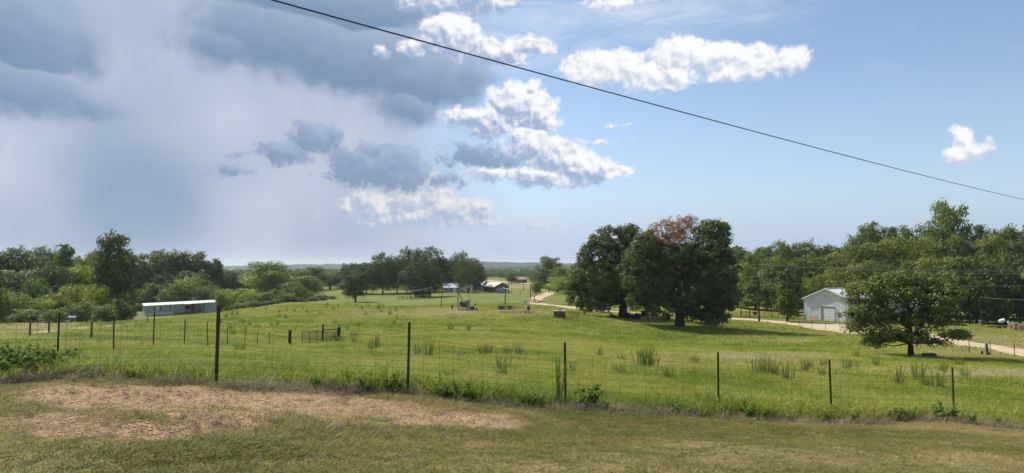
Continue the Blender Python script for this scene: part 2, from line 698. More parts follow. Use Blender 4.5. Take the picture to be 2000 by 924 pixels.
Z_DIRT = [(170, 772, 110, 24), (330, 778, 170, 32), (520, 783, 180, 32), (690, 798, 170, 24), (850, 818, 120, 15),
          (140, 832, 100, 22), (300, 840, 110, 18), (960, 830, 60, 10), (430, 815, 120, 24)]
Z_TAN = [(980, 612, 110, 7), (900, 606, 60, 5), (1180, 604, 90, 4), (1900, 672, 160, 26), (1000, 560, 60, 4),
         (1270, 628, 50, 5), (700, 606, 30, 2), (955, 551, 40, 3), (1260, 706, 60, 7), (1500, 700, 120, 8), (1160, 700, 90, 6), (1900, 735, 120, 6), (950, 742, 60, 9), (1560, 668, 40, 6)]
Z_YEL = [(1490, 600, 90, 12), (60, 642, 100, 8), (820, 612, 70, 7), (720, 615, 90, 5)]
Z_DARK = [(650, 616, 90, 9), (740, 608, 60, 4), (860, 735, 40, 6)]
Z_BRI = [(1235, 663, 60, 5), (350, 650, 200, 18), (480, 625, 120, 9), (740, 640, 130, 8), (1330, 655, 90, 10)]


def make_ground():
    az = np.concatenate([np.arange(-180, -48, 4.0), np.arange(-48, 48, 0.3), np.arange(48, 180, 4.0)])
    rr = np.exp(np.arange(math.log(2.2), math.log(12000), 0.0185))
    A, Rr = np.meshgrid(np.radians(az), rr, indexing='xy')
    X, Y = np.sin(A) * Rr, np.cos(A) * Rr
    Z = gz(X, Y)
    n0, n1 = Z.shape
    V = np.stack([X, Y, Z], -1).reshape(-1, 3)
    i = np.arange(n0 - 1)[:, None] * n1
    j = np.arange(n1)[None]
    j2 = (j + 1) % n1
    Q = np.stack([i + j, i + n1 + j, i + n1 + j2, i + j2], -1).reshape(-1, 4)
    V = np.vstack([V, [[0, 0, CAMZ - 1.62]]])
    me = npmesh('ground', V, Q[:, ::-1], True)
    px, py = np_px(V[:, 0], V[:, 1], V[:, 2])
    fr = (V[:, 1] > 2)
    fd = V[:, 1] - fence_y(V[:, 0])
    verge = np.clip(0.5 - (fd - cut_line(V[:, 0])) / 1.0, 0, 1)
    at = {'dirt': ell_w(px, py, Z_DIRT) * fr * np.clip(1.0 - fd / 0.6, 0, 1), 'verge': verge, 'tan': ell_w(px, py, Z_TAN) * fr,
          'yellow': ell_w(px, py, Z_YEL) * fr, 'weedy': ell_w(px, py, Z_DARK) * fr, 'lush': ell_w(px, py, Z_BRI) * fr}
    for k, v in at.items():
        a = me.attributes.new(k, 'FLOAT', 'POINT')
        a.data.foreach_set('value', v.astype(np.float32))
    o = bpy.data.objects.new('ground', me)
    m = bpy.data.materials.new('pasture')
    m.use_nodes = True
    nt = m.node_tree
    b = nt.nodes['Principled BSDF']
    b.inputs['Roughness'].default_value = 0.95
    b.inputs['Specular IOR Level'].default_value = 0.1
    tc = nt.nodes.new('ShaderNodeTexCoord')
    P = S(nt, tc.outputs['Object'])

    def attr(n):
        a = nt.nodes.new('ShaderNodeAttribute')
        a.attribute_name = n
        return S(nt, a.outputs['Fac'])
    n_fine = noise(nt, P, 9.0, 6, 0.65)
    n_mid = noise(nt, P, 1.1, 5, 0.6)
    n_big = noise(nt, P, 0.09, 5, 0.55)
    n_huge = noise(nt, P, 0.02, 4, 0.5)
    g = mix(nt, n_big.ss(0.30, 0.70), (0.15, 0.185, 0.034), (0.215, 0.215, 0.060))
    g = mix(nt, n_mid.ss(0.35, 0.75) * 0.6, g, (0.085, 0.125, 0.028))
    g = mix(nt, (n_fine.ss(0.5, 0.8)) * 0.35, g, (0.23, 0.22, 0.09))
    g = mix(nt, n_huge.ss(0.45, 0.75) * 0.5, g, (0.19, 0.19, 0.065))
    g = mix(nt, (attr('lush') * n_big.ss(0.2, 0.6)).clamp() * 0.8, g, (0.135, 0.215, 0.025))
    g = mix(nt, (attr('yellow') + n_mid - 0.5).ss(0.25, 0.75) * 0.8, g, (0.27, 0.25, 0.065))
    g = mix(nt, (attr('tan') * 1.1 + n_mid * 1.1 + n_fine * 0.5 - 0.9).ss(0.25, 0.75) * 0.75, g, (0.29, 0.24, 0.11))
    g = mix(nt, (attr('weedy') + n_mid - 0.5).ss(0.3, 0.8) * 0.8, g, (0.085, 0.095, 0.04))
    v = mix(nt, n_mid.ss(0.3, 0.7), (0.19, 0.16, 0.055), (0.27, 0.21, 0.09))
    v = mix(nt, n_fine.ss(0.45, 0.75) * 0.6, v, (0.085, 0.09, 0.03))
    g = mix(nt, (attr('verge') + (n_mid - 0.5) * 0.5).ss(0.35, 0.65), g, v)
    d = mix(nt, n_mid.ss(0.3, 0.7), (0.44, 0.30, 0.155), (0.29, 0.20, 0.115))
    cr = nt.nodes.new('ShaderNodeTexVoronoi')
    cr.feature = 'DISTANCE_TO_EDGE'
    cr.inputs['Scale'].default_value = 9.0
    put(nt, cr.inputs['Vector'], vmath(nt, 'ADD', P, vmath(nt, 'MULTIPLY', noise(nt, P, 5.0, 3, 0.6, out=1), (0.25, 0.25, 0.25))))
    crack = S(nt, cr.outputs['Distance'])
    d = mix(nt, crack.ss(0.07, 0.0) * 0.55, d, (0.20, 0.13, 0.08))
    d = mix(nt, n_fine.ss(0.56, 0.74) * 0.6, d, (0.24, 0.16, 0.10))
    d = mix(nt, noise(nt, P, 38.0, 3, 0.6).ss(0.55, 0.75) * 0.6, d, (0.17, 0.11, 0.07))
    g = mix(nt, (attr('dirt') * 1.35 + (n_mid - 0.5) * 1.7 + (n_fine - 0.5) * 1.5).ss(0.38, 0.70), g, d)
    put(nt, b.inputs['Base Color'], g)
    bn = nt.nodes.new('ShaderNodeBump')
    bn.inputs['Strength'].default_value = 0.55
    bn.inputs['Distance'].default_value = 0.09
    put(nt, bn.inputs['Height'], n_fine * 0.7 + n_mid + crack.ss(0.0, 0.14) * 0.45)
    nt.links.new(bn.outputs[0], b.inputs['Normal'])
    me.materials.append(m)
    link(o)
    tag(o, kind='structure')
    return o


make_ground()


def smooth_path(pts, n=8):
    """Catmull-Rom through 2-d points"""
    P = [Vector(q) for q in pts]
    P = [P[0] * 2 - P[1]] + P + [P[-1] * 2 - P[-2]]
    out = []
    for i in range(1, len(P) - 2):
        for k in range(n):
            t = k / n
            a, b, c, d = P[i - 1], P[i], P[i + 1], P[i + 2]
            out.append(0.5 * ((2 * b) + (c - a) * t + (2 * a - 5 * b + 4 * c - d) * t * t + (3 * b - a - 3 * c + d) * t ** 3))
    out.append(P[-2])
    return out


ROADS = []


def road(name, pts, wid, m, lift=0.05):
    c = smooth_path([(q[0], q[1]) for q in pts], 10)
    ROADS.append((np.array([(q.x, q.y) for q in c]), (max(wid) if hasattr(wid, '__len__') else wid) * 0.5))
    V, Fc = [], []
    nw = 6
    for i, q in enumerate(c):
        d = (c[min(i + 1, len(c) - 1)] - c[max(i - 1, 0)]).normalized()
        nn = Vector((-d.y, d.x))
        w = wid[min(int(i / 10), len(wid) - 1)] if hasattr(wid, '__len__') else wid
        w *= 1 + 0.06 * math.sin(i * 0.9) + 0.04 * math.sin(i * 2.3)
        for k in range(nw + 1):
            t = (k / nw - 0.5) * w
            x, y = q.x + nn.x * t, q.y + nn.y * t
            edge = abs(k / nw - 0.5) * 2
            V.append((x, y, lift * (1.0 if edge < 0.9 else -0.6)))
    V = np.array(V)
    V[:, 2] += gz(V[:, 0], V[:, 1])
    for i in range(len(c) - 1):
        for k in range(nw):
            a = i * (nw + 1) + k
            Fc.append((a, a + 1, a + nw + 2, a + nw + 1))
    me = npmesh(name, V, np.array(Fc)[:, ::-1], True)
    me.materials.append(m)
    o = bpy.data.objects.new(name, me)
    link(o)
    fix_normals(o)
    return tag(o, kind='structure')


gravel = mat('gravel', (0.56, 0.44, 0.30), 0.95, 0.1, var=0.28, vscale=0.7, bump=0.5, bscale=6, col2=(0.44, 0.33, 0.21))
road('gravel_road', [gp(2080, 704), gp(2000, 688), gp(1935, 679), gp(1860, 666), gp(1780, 654), gp(1700, 643), gp(1630, 637), gp(1560, 631),
                     gp(1480, 625.5), gp(1400, 621), gp(1320, 616), gp(1250, 612), gp(1190, 609), gp(1130, 603), gp(1080, 597), gp(1045, 590),
                     gp(1056, 580), gp(1073, 573), gp(1076, 568.5), gp(1068, 566.5)],
     [5.0] * 5 + [6] * 2 + [4.2] * 8 + [4.0, 4.0, 4.5, 5, 5], gravel)
road('gravel_yard', [gp(1520, 629.5), gp(1580, 634), gp(1640, 640), gp(1700, 646), gp(1760, 653)], [7, 14, 18, 15, 8], gravel, 0.07)
road('farm_track', [gp(-40, 657), gp(60, 653), gp(150, 645), gp(215, 638), gp(275, 632.5), gp(330, 621), gp(380, 614)], 1.7,
     mat('track_dirt', (0.38, 0.31, 0.18), 0.95, 0.1, var=0.3, vscale=0.5, bump=0.4, bscale=6, col2=(0.25, 0.25, 0.10)))
road('dirt_lane', [gp(935, 546), gp(965, 549), gp(1000, 552), gp(1045, 555)], 7.0, gravel, 0.10)

# ------------------------------------------------------------------ trees
leaf_mat('oak_leaf', (0.044, 0.068, 0.020), (0.175, 0.205, 0.070), 0.28, 0.55, spec=0.25)
leaf_mat('wood_leaf', (0.064, 0.098, 0.020), (0.22, 0.26, 0.060), 0.36, 0.5)
leaf_mat('dead_leaf', (0.24, 0.10, 0.036), (0.44, 0.21, 0.075), 0.25, 0.7)
leaf_mat('weed_leaf', (0.06, 0.11, 0.018), (0.16, 0.23, 0.045), 0.35, 0.75, spec=0.1)
leaf_mat('fennel_leaf', (0.065, 0.105, 0.02), (0.17, 0.21, 0.05), 0.3, 0.7)
bark = mat('bark', (0.075, 0.060, 0.047), 0.95, 0.1, var=0.5, vscale=2.0, bump=0.8, bscale=8, stretch=(1, 1, 0.25))


def leaves_mesh(name, C, N_out, n_per, size, spread, flat=0.65, seed=0, ctint=None, aspect=0.55, up=0.25, rnd=0.9):
    """leaf sprays: n_per small diamond leaves round every clump centre C, facing loosely along N_out"""
    g = np.random.default_rng(seed)
    K = len(C)
    n = K * n_per
    ci = np.repeat(np.arange(K), n_per)
    off = g.normal(0, 1, (n, 3))
    off *= (np.minimum(1.0, 1.6 / np.maximum(np.linalg.norm(off, axis=1), 1e-6)))[:, None]
    sp = (spread * g.uniform(0.7, 1.3, K))[ci][:, None]
    off = off * sp
    off[:, 2] *= flat
    P = C[ci] + off
    nrm = N_out[ci] * 0.6 + off / sp * 0.5 + g.normal(0, rnd * 0.62, (n, 3)) + np.array([0, 0, up])
    nrm /= np.linalg.norm(nrm, axis=1)[:, None]
    t = g.normal(0, 1, (n, 3)) + N_out[ci] * 0.6 + np.array([0, 0, -0.35])
    t -= nrm * (t * nrm).sum(1)[:, None]
    t /= np.maximum(np.linalg.norm(t, axis=1), 1e-6)[:, None]
    b = np.cross(nrm, t)
    sz = size * g.uniform(0.65, 1.35, n)[:, None]
    V = np.empty((n, 4, 3))
    V[:, 0] = P - t * sz * 0.5
    V[:, 1] = P + b * sz * aspect * 0.5 - nrm * sz * 0.06
    V[:, 2] = P + t * sz * 0.5
    V[:, 3] = P - b * sz * aspect * 0.5 - nrm * sz * 0.06
    me = npmesh(name, V.reshape(-1, 3), np.arange(n * 4).reshape(-1, 4))
    ct = g.uniform(0.1, 0.9, K) if ctint is None else ctint
    tint = np.clip(ct[ci] + g.normal(0, 0.16, n), 0, 1)
    a = me.attributes.new('tint', 'FLOAT', 'FACE')
    a.data.foreach_set('value', tint.astype(np.float32))
    return me


def clumps_of(lobes, n, g, inner=0.45):
    """clump centres through the outer part of the lobes, none deep inside a neighbour"""
    L = np.array(lobes, float)
    w = (L[:, 3] * L[:, 4] + L[:, 4] * L[:, 5] + L[:, 3] * L[:, 5])
    k = g.choice(len(L), n, p=w / w.sum())
    d = g.normal(0, 1, (n, 3))
    d /= np.linalg.norm(d, axis=1)[:, None]
    r = 1 - (1 - inner) * g.power(0.55, n) ** 2
    r = np.where(g.random(n) < 0.7, g.uniform(0.78, 1.06, n), g.uniform(inner, 0.85, n))
    C = L[k, :3] + d * L[k, 3:] * r[:, None]
    keep = np.ones(n, bool)
    for l in L:
        q = (C - l[:3]) / l[3:]
        keep &= (np.linalg.norm(q, axis=1) > 0.42)
    lo = d[:, 2] < -0.75
    keep &= ~(lo & (g.random(n) < 0.5))
    C, d = C[keep], d[keep]
    nn = d / L[k[keep], 3:]
    nn /= np.linalg.norm(nn, axis=1)[:, None]
    return C, nn, k[keep]


def wood_mesh(name, H, r0, lobes, trunk_top, C, kk, g, lean=(0, 0), twigs=60, nlimb=None):
    mb = MB()
    ph = g.uniform(0, 6.28)
    zs = np.linspace(-0.25, trunk_top, 7)
    pts = [(lean[0] * z / H + 0.10 * r0 * math.sin(z * 1.3 + ph), lean[1] * z / H + 0.10 * r0 * math.cos(z * 1.1 + ph), z) for z in zs]
    rs = [r0 * (1.55 if i == 0 else (1.12 if i == 1 else 1.0 - 0.75 * (i / 6) ** 1.3)) for i in range(7)]
    mb.tube(pts, rs, 9)
    L = sorted(lobes, key=lambda l: -l[3])[:nlimb or len(lobes)]
    has = {tuple(l) for l in L}
    for i, l in enumerate(L):
        c = Vector(l[:3])
        t = min(max(c.z - 0.55 * math.hypot(c.x, c.y) - 0.1 * H, trunk_top * 0.35), trunk_top * 0.98)
        f = t / trunk_top * 6 * trunk_top / (trunk_top + 0.25)
        j = min(int(f), 5)
        a = Vector(pts[j]).lerp(Vector(pts[j + 1]), f - j)
        m1 = a.lerp(c, 0.45) + Vector((0, 0, -0.05 * H * g.random()))
        r = r0 * 0.42 * (0.5 + 0.5 * l[3] / L[0][3])
        mb.tube([a, m1, c], [r, r * 0.65, r * 0.3], 6, False)
    for i in g.choice(len(C), min(twigs, len(C)), replace=False):
        if tuple(lobes[kk[i]]) not in has:
            continue
        l = Vector(lobes[kk[i]][:3])
        c = Vector(C[i])
        mb.tube([l, l.lerp(c, 0.5) + Vector((0, 0, 0.02 * H)), c], [r0 * 0.13, r0 * 0.09, r0 * 0.03], 4, False)
    me = bpy.data.meshes.new(name)
    me.from_pydata(mb.v, [], mb.f)
    me.shade_smooth()
    me.materials.append(bark)
    return me


def env_lobes(kind, H, W, g):
    """lobes inside a crown envelope of the kind"""
    out = []
    if kind == 'pine':
        n = 16
        for i in range(n):
            t = i / (n - 1)
            z = H * (0.45 + 0.5 * t)
            rad = W * 0.5 * (1 - t) ** 0.7 * 0.75
            a = i * 2.4 + g.uniform(-.4, .4)
            s = W * (0.13 + 0.09 * (1 - t)) * g.uniform(0.8, 1.2)
            out.append((rad * math.cos(a), rad * math.sin(a), z, s * 1.25, s * 1.25, s * 0.75))
        return out
    spec = {'round': (0.16, 26, 0.9), 'tall': (0.13, 26, 0.62), 'oak': (0.16, 34, 1.0), 'bush': (0.02, 22, 1.0), 'column': (0.06, 22, 0.5)}[kind]
    z0 = spec[0] * H
    n = spec[1]
    for i in range(n):
        t = (i + g.random()) / n
        z = z0 + (H - z0) * (0.06 + 0.86 * t)
        h = (z - z0) / (H - z0)
        if kind in ('round', 'oak', 'bush'):
            prof = max(0.12, math.sqrt(max(0.0, 1 - ((h - 0.36) / (0.66 if h > 0.36 else 0.55)) ** 2)))
        elif kind == 'tall':
            prof = max(0.15, math.sin(math.pi * min(1, (h * 0.86 + 0.12))) ** 0.6)
        else:
            prof = 0.75 * (1 - h) ** 0.5 + 0.15
        rad = W * 0.5 * prof * g.uniform(0.35, 0.78)
        a = i * 2.39996 + g.uniform(-0.5, 0.5)
        s = W * 0.5 * g.uniform(0.26, 0.44) * (0.55 + 0.45 * prof)
        out.append((rad * math.cos(a), rad * math.sin(a), z, s, s, s * g.uniform(0.62, 0.9)))
    out.append((0, 0, z0 + (H - z0) * 0.45, W * 0.27, W * 0.27, (H - z0) * 0.30))
    return out


PROTO = {}


def proto(kind, seed, H=16.0, W=11.0, ncl=620, per=16, leaf=0.50, spread=0.55, m='wood_leaf', trunk=0.72):
    g = np.random.default_rng(seed)
    L = env_lobes(kind, H, W, g)
    C, nn, kk = clumps_of(L, ncl, g)
    ct = np.clip(g.normal(0.45, 0.2, len(L))[kk] + g.normal(0, 0.12, len(C)), 0, 1)
    cm = leaves_mesh('crown', C, nn, per, leaf, spread, seed=seed, ctint=ct)
    cm.materials.append(MATS[m])
    tm = wood_mesh('trunk', H, 0.022 * H * (0.75 if kind in ('tall', 'column') else 1), L, H * trunk, C, kk, g, twigs=40, nlimb=12)
    PROTO.setdefault(kind, []).append((tm, cm, H, W))


for sd_i in (1, 2, 3):
    proto('round', sd_i, 16, 12.5, 680)
    proto('tall', 10 + sd_i, 18, 9.5, 640)
for sd_i in (21, 22, 23):
    proto('oak', sd_i, 14, 17, 900, 16, 0.46, 0.55, 'oak_leaf', 0.6)
for sd_i in (31, 32, 33):
    proto('bush', sd_i, 5, 6, 420, 16, 0.26, 0.30, 'wood_leaf', 0.6)
proto('column', 41, 14, 6.5, 480)
proto('pine', 51, 18, 8, 480, 20, 0.42, 0.5, 'wood_leaf', 0.96)
proto('pine', 52, 18, 8, 480, 20, 0.42, 0.5, 'wood_leaf', 0.96)

HUES = {'dark': (0.62, 0.72, 0.72), 'mid': (0.95, 0.98, 0.85), 'bright': (1.35, 1.42, 1.0), 'yellow': (1.75, 1.65, 0.95), 'olive': (1.12, 1.03, 0.85),
        'grey': (1.15, 1.15, 1.25), 'blue': (0.75, 1.0, 1.15), 'hazy': (0.9, 1.0, 0.95)}
HUEW = {'dark': 'dark green', 'mid': 'mid green', 'bright': 'bright green', 'yellow': 'yellow-green', 'olive': 'olive green', 'grey': 'grey-green', 'blue': 'blue-green', 'hazy': 'soft green'}
_tn = [0]


def tree_at(name, loc, H, W, kind, hue, label, group, cat='tree', rz=None, k=None, parts=True):
    P = PROTO[kind]
    tm, cm, h0, w0 = P[(_tn[0] if k is None else k) % len(P)]
    _tn[0] += 1
    r = random.Random(_tn[0] * 17 + 3)
    e = empty(name, loc, r.uniform(0, 6.28) if rz is None else rz, label, cat, group)
    e.scale = (W / w0, W / w0, H / h0)
    for nm, me in (('trunk', tm), ('crown', cm)):
        o = bpy.data.objects.new(nm, me)
        h = HUES[hue]
        j = r.uniform(0.85, 1.15)
        o.color = (h[0] * j, h[1] * j, h[2] * j * r.uniform(0.9, 1.1), 1)
        link(o, e)
    return e


def tree_px(name, px, top, Y, W_px, kind, hue, label, group, cat='tree', **kw):
    b = base(px, Y)
    H = max(pix(px, top, Y).z - b.z, 0.6)
    return tree_at(name, b, H * 1.03, W_px * Y / F * 1.12, kind, hue, label, group, cat, **kw)


def row(name, items, where, group, cat='tree'):
    """items (px, top, Y, width px, kind, hue), left to right; each gets its own label by place in the row"""
    items = sorted(items)
    for i, (px, top, Y, w, kind, hue) in enumerate(items):
        sz = {'tall': 'tall', 'pine': 'slender', 'column': 'narrow', 'bush': 'bushy', 'oak': 'spreading', 'round': 'round-crowned'}[kind]
        tree_px(name, px, top, Y, w, kind, hue, f'{sz} {HUEW[hue]} {cat}, {ORD[i]} from the left {where}', group, cat)


# the wood on the left
row('wood_tree', [
    (-30, 500, 165, 90, 'round', 'dark'), (32, 487, 170, 95, 'round', 'dark'), (72, 497, 180, 70, 'tall', 'mid'), (92, 482, 185, 60, 'round', 'mid'),
    (126, 478, 170, 46, 'column', 'blue'), (160, 503, 180, 70, 'round', 'mid'), (190, 488, 190, 60, 'tall', 'mid'), (262, 494, 240, 60, 'round', 'dark'),
    (292, 492, 240, 70, 'tall', 'mid'), (322, 489, 245, 66, 'round', 'mid'), (350, 490, 250, 66, 'tall', 'mid'), (378, 494, 250, 70, 'round', 'dark'),
    (405, 510, 252, 50, 'round', 'dark'), (424, 506, 255, 34, 'column', 'blue'), (446, 530, 260, 50, 'round', 'dark'), (470, 548, 265, 50, 'round', 'mid')],
    'along the skyline of the left wood', 'skyline trees of the left wood')
row('wood_tree', [
    (40, 530, 140, 110, 'round', 'dark'), (110, 520, 145, 90, 'round', 'dark'), (160, 522, 150, 80, 'round', 'yellow'), (280, 530, 246, 80, 'tall', 'dark'),
    (330, 535, 238, 80, 'tall', 'mid'), (375, 530, 240, 80, 'round', 'dark'), (200, 540, 150, 90, 'round', 'mid'), (-20, 560, 120, 100, 'round', 'mid'), (232, 545, 165, 60, 'round', 'dark')],
    'in the middle tier of the left wood', 'middle trees of the left wood')
row('thicket_bush', [
    (30, 575, 112, 70, 'bush', 'mid'), (70, 548, 122, 70, 'bush', 'blue'), (110, 575, 110, 70, 'bush', 'olive'), (150, 560, 118, 80, 'bush', 'yellow'),
    (60, 605, 100, 60, 'bush', 'mid'), (110, 605, 98, 50, 'bush', 'mid'), (165, 590, 108, 60, 'bush', 'olive'), (205, 598, 104, 50, 'bush', 'grey'),
    (240, 592, 118, 44, 'bush', 'dark'), (300, 553, 232, 66, 'bush', 'bright'), (340, 556, 228, 60, 'bush', 'bright'), (375, 543, 232, 70, 'bush', 'bright'),
    (400, 560, 228, 60, 'bush', 'mid'), (440, 565, 226, 60, 'bush', 'bright'), (465, 575, 205, 50, 'bush', 'mid'), (185, 560, 122, 60, 'bush', 'yellow'), (230, 585, 116, 50, 'bush', 'dark'),
    (140, 600, 104, 50, 'bush', 'dark'), (85, 585, 106, 60, 'bush', 'bright')],
    'in the thicket edging the left wood', 'bushes edging the left wood', 'bush')
tree_px('tall_tree', 224, 450, 128, 74, 'tall', 'dark', 'tallest dark tree of the left wood, standing left of the mobile home', None, k=1)
tree_px('edge_tree', -14, 535, 66, 46, 'bush', 'dark', 'dark shaggy tree cut off by the left edge of the photo', None)
tree_px('small_tree', 432, 572, 150, 26, 'round', 'bright', 'small green tree at the right end of the mobile home', None)
# between the wood and the oaks
row('hedgerow_tree', [
    (490, 540, 265, 50, 'round', 'mid'), (526, 511, 250, 100, 'round', 'bright'), (580, 528, 270, 60, 'round', 'mid'), (615, 521, 300, 62, 'round', 'mid'), (645, 534, 320, 60, 'round', 'mid'),
    (600, 540, 240, 70, 'round', 'mid'), (670, 530, 330, 60, 'round', 'dark')],
    'in the hedgerow left of the oak grove', 'hedgerow trees', 'tree')
row('hedgerow_bush', [
    (455, 572, 190, 50, 'bush', 'bright'), (485, 565, 190, 56, 'bush', 'yellow'), (510, 573, 185, 50, 'bush', 'mid'), (540, 566, 185, 54, 'bush', 'mid'), (575, 553, 200, 56, 'bush', 'grey'),
    (560, 575, 178, 40, 'bush', 'mid'), (600, 570, 205, 40, 'bush', 'mid'), (525, 588, 168, 30, 'bush', 'dark'), (585, 582, 180, 30, 'bush', 'dark'), (610, 580, 190, 26, 'bush', 'mid'),
    (500, 588, 165, 30, 'bush', 'mid'), (470, 592, 162, 30, 'bush', 'bright'), (630, 576, 205, 26, 'bush', 'mid'), (648, 578, 215, 22, 'bush', 'dark')],
    'in the hedge below the grove', 'hedge bushes', 'bush')
tree_px('lone_tree', 695, 533, 186, 52, 'round', 'dark', 'small lone tree with its own shadow in front of the grove', None, k=0)
# the oak grove by the far house
row('grove_oak', [
    (686, 514, 262, 46, 'oak', 'mid'), (716, 520, 255, 56, 'oak', 'mid'), (748, 498, 258, 62, 'oak', 'mid'), (776, 505, 262, 56, 'oak', 'mid'), (806, 488, 268, 66, 'oak', 'mid'),
    (838, 486, 272, 70, 'oak', 'mid'), (870, 503, 276, 56, 'oak', 'mid'), (896, 495, 285, 46, 'oak', 'mid'), (915, 506, 262, 62, 'oak', 'mid'), (928, 520, 275, 40, 'oak', 'dark')],
    'in the oak grove by the far house', 'oaks of the grove')
tree_px('grove_oak', 827, 513, 228, 86, 'oak', 'dark', 'broad dark oak in front of the grove, shading the shed', None)
# right of the far road
row('lane_tree', [
    (1052, 534, 420, 44, 'round', 'hazy'), (1076, 502, 330, 54, 'round', 'mid'), (1096, 522, 300, 50, 'round', 'bright'), (1062, 545, 330, 40, 'bush', 'mid'),
    (1108, 540, 250, 56, 'round', 'bright'), (1090, 548, 270, 50, 'bush', 'yellow'), (1130, 525, 240, 56, 'round', 'mid'), (1150, 540, 200, 50, 'round', 'dark'), (1120, 555, 230, 40, 'bush', 'mid'),
    (1175, 540, 185, 60, 'round', 'dark')],
    'along the far bend of the gravel road', 'trees by the far bend')
tree_px('round_tree', 1047, 551, 232, 20, 'round', 'grey', 'small round grey-green tree beside the far gravel bend', None, k=2)
tree_px('far_tree', 999, 535, 430, 24, 'round', 'dark', 'dark round tree in the far field, left of the tan roof', None)
# the wood on the right
row('wood_tree', [
    (1375, 500, 215, 60, 'round', 'mid'), (1410, 505, 210, 60, 'round', 'mid'), (1440, 488, 215, 60, 'round', 'mid'), (1470, 497, 205, 60, 'round', 'mid'), (1498, 479, 210, 66, 'tall', 'mid'),
    (1538, 474, 205, 66, 'round', 'mid'), (1574, 469, 205, 60, 'tall', 'mid'), (1608, 480, 200, 66, 'round', 'mid'), (1648, 474, 195, 66, 'tall', 'bright'),
    (1706, 431, 200, 70, 'tall', 'bright'), (1745, 446, 215, 50, 'pine', 'dark'), (1780, 444, 210, 70, 'round', 'mid'), (1862, 398, 190, 86, 'round', 'bright'), (1822, 436, 192, 56, 'round', 'mid'),
    (1915, 442, 200, 50, 'pine', 'dark'), (1945, 450, 190, 70, 'round', 'olive'), (1985, 438, 185, 66, 'tall', 'olive'), (2030, 440, 180, 80, 'round', 'mid'), (1675, 462, 190, 50, 'round', 'mid')],
    'along the skyline of the right wood', 'skyline trees of the right wood')
row('wood_tree', [
    (1425, 520, 190, 70, 'round', 'yellow'), (1462, 515, 185, 60, 'round', 'bright'), (1510, 505, 180, 70, 'round', 'mid'), (1550, 505, 178, 70, 'round', 'mid'), (1595, 500, 175, 76, 'round', 'olive'),
    (1640, 495, 170, 86, 'round', 'olive'), (1690, 478, 165, 86, 'round', 'olive'), (1740, 466, 165, 90, 'round', 'olive'), (1800, 466, 168, 96, 'round', 'olive'), (1855, 462, 160, 90, 'round', 'olive'),
    (1905, 470, 158, 90, 'round', 'olive'), (1955, 465, 155, 96, 'round', 'mid'), (2010, 470, 152, 90, 'round', 'dark')],
    'in the middle tier of the right wood', 'middle trees of the right wood')
row('wood_tree', [
    (1475, 540, 165, 56, 'column', 'grey'), (1505, 555, 162, 50, 'bush', 'mid'), (1545, 535, 160, 46, 'column', 'dark'), (1580, 545, 158, 50, 'bush', 'bright'), (1610, 535, 165, 60, 'round', 'olive'), (1660, 520, 160, 80, 'round', 'olive'),
    (1720, 510, 155, 90, 'round', 'mid'), (1790, 505, 150, 96, 'round', 'olive'), (1850, 505, 146, 90, 'round', 'mid'), (1905, 500, 144, 96, 'bush', 'mid'), (1960, 500, 142, 96, 'bush', 'dark'), (2015, 510, 140, 90, 'bush', 'dark'),
    (1440, 555, 170, 60, 'bush', 'dark'), (1400, 550, 175, 60, 'bush', 'dark')],
    'in the front tier of the right wood', 'front trees of the right wood')
tree_px('yard_tree', 1536, 526, 126, 44, 'column', 'mid', 'small narrow tree leaning beside the grey metal barn', None)


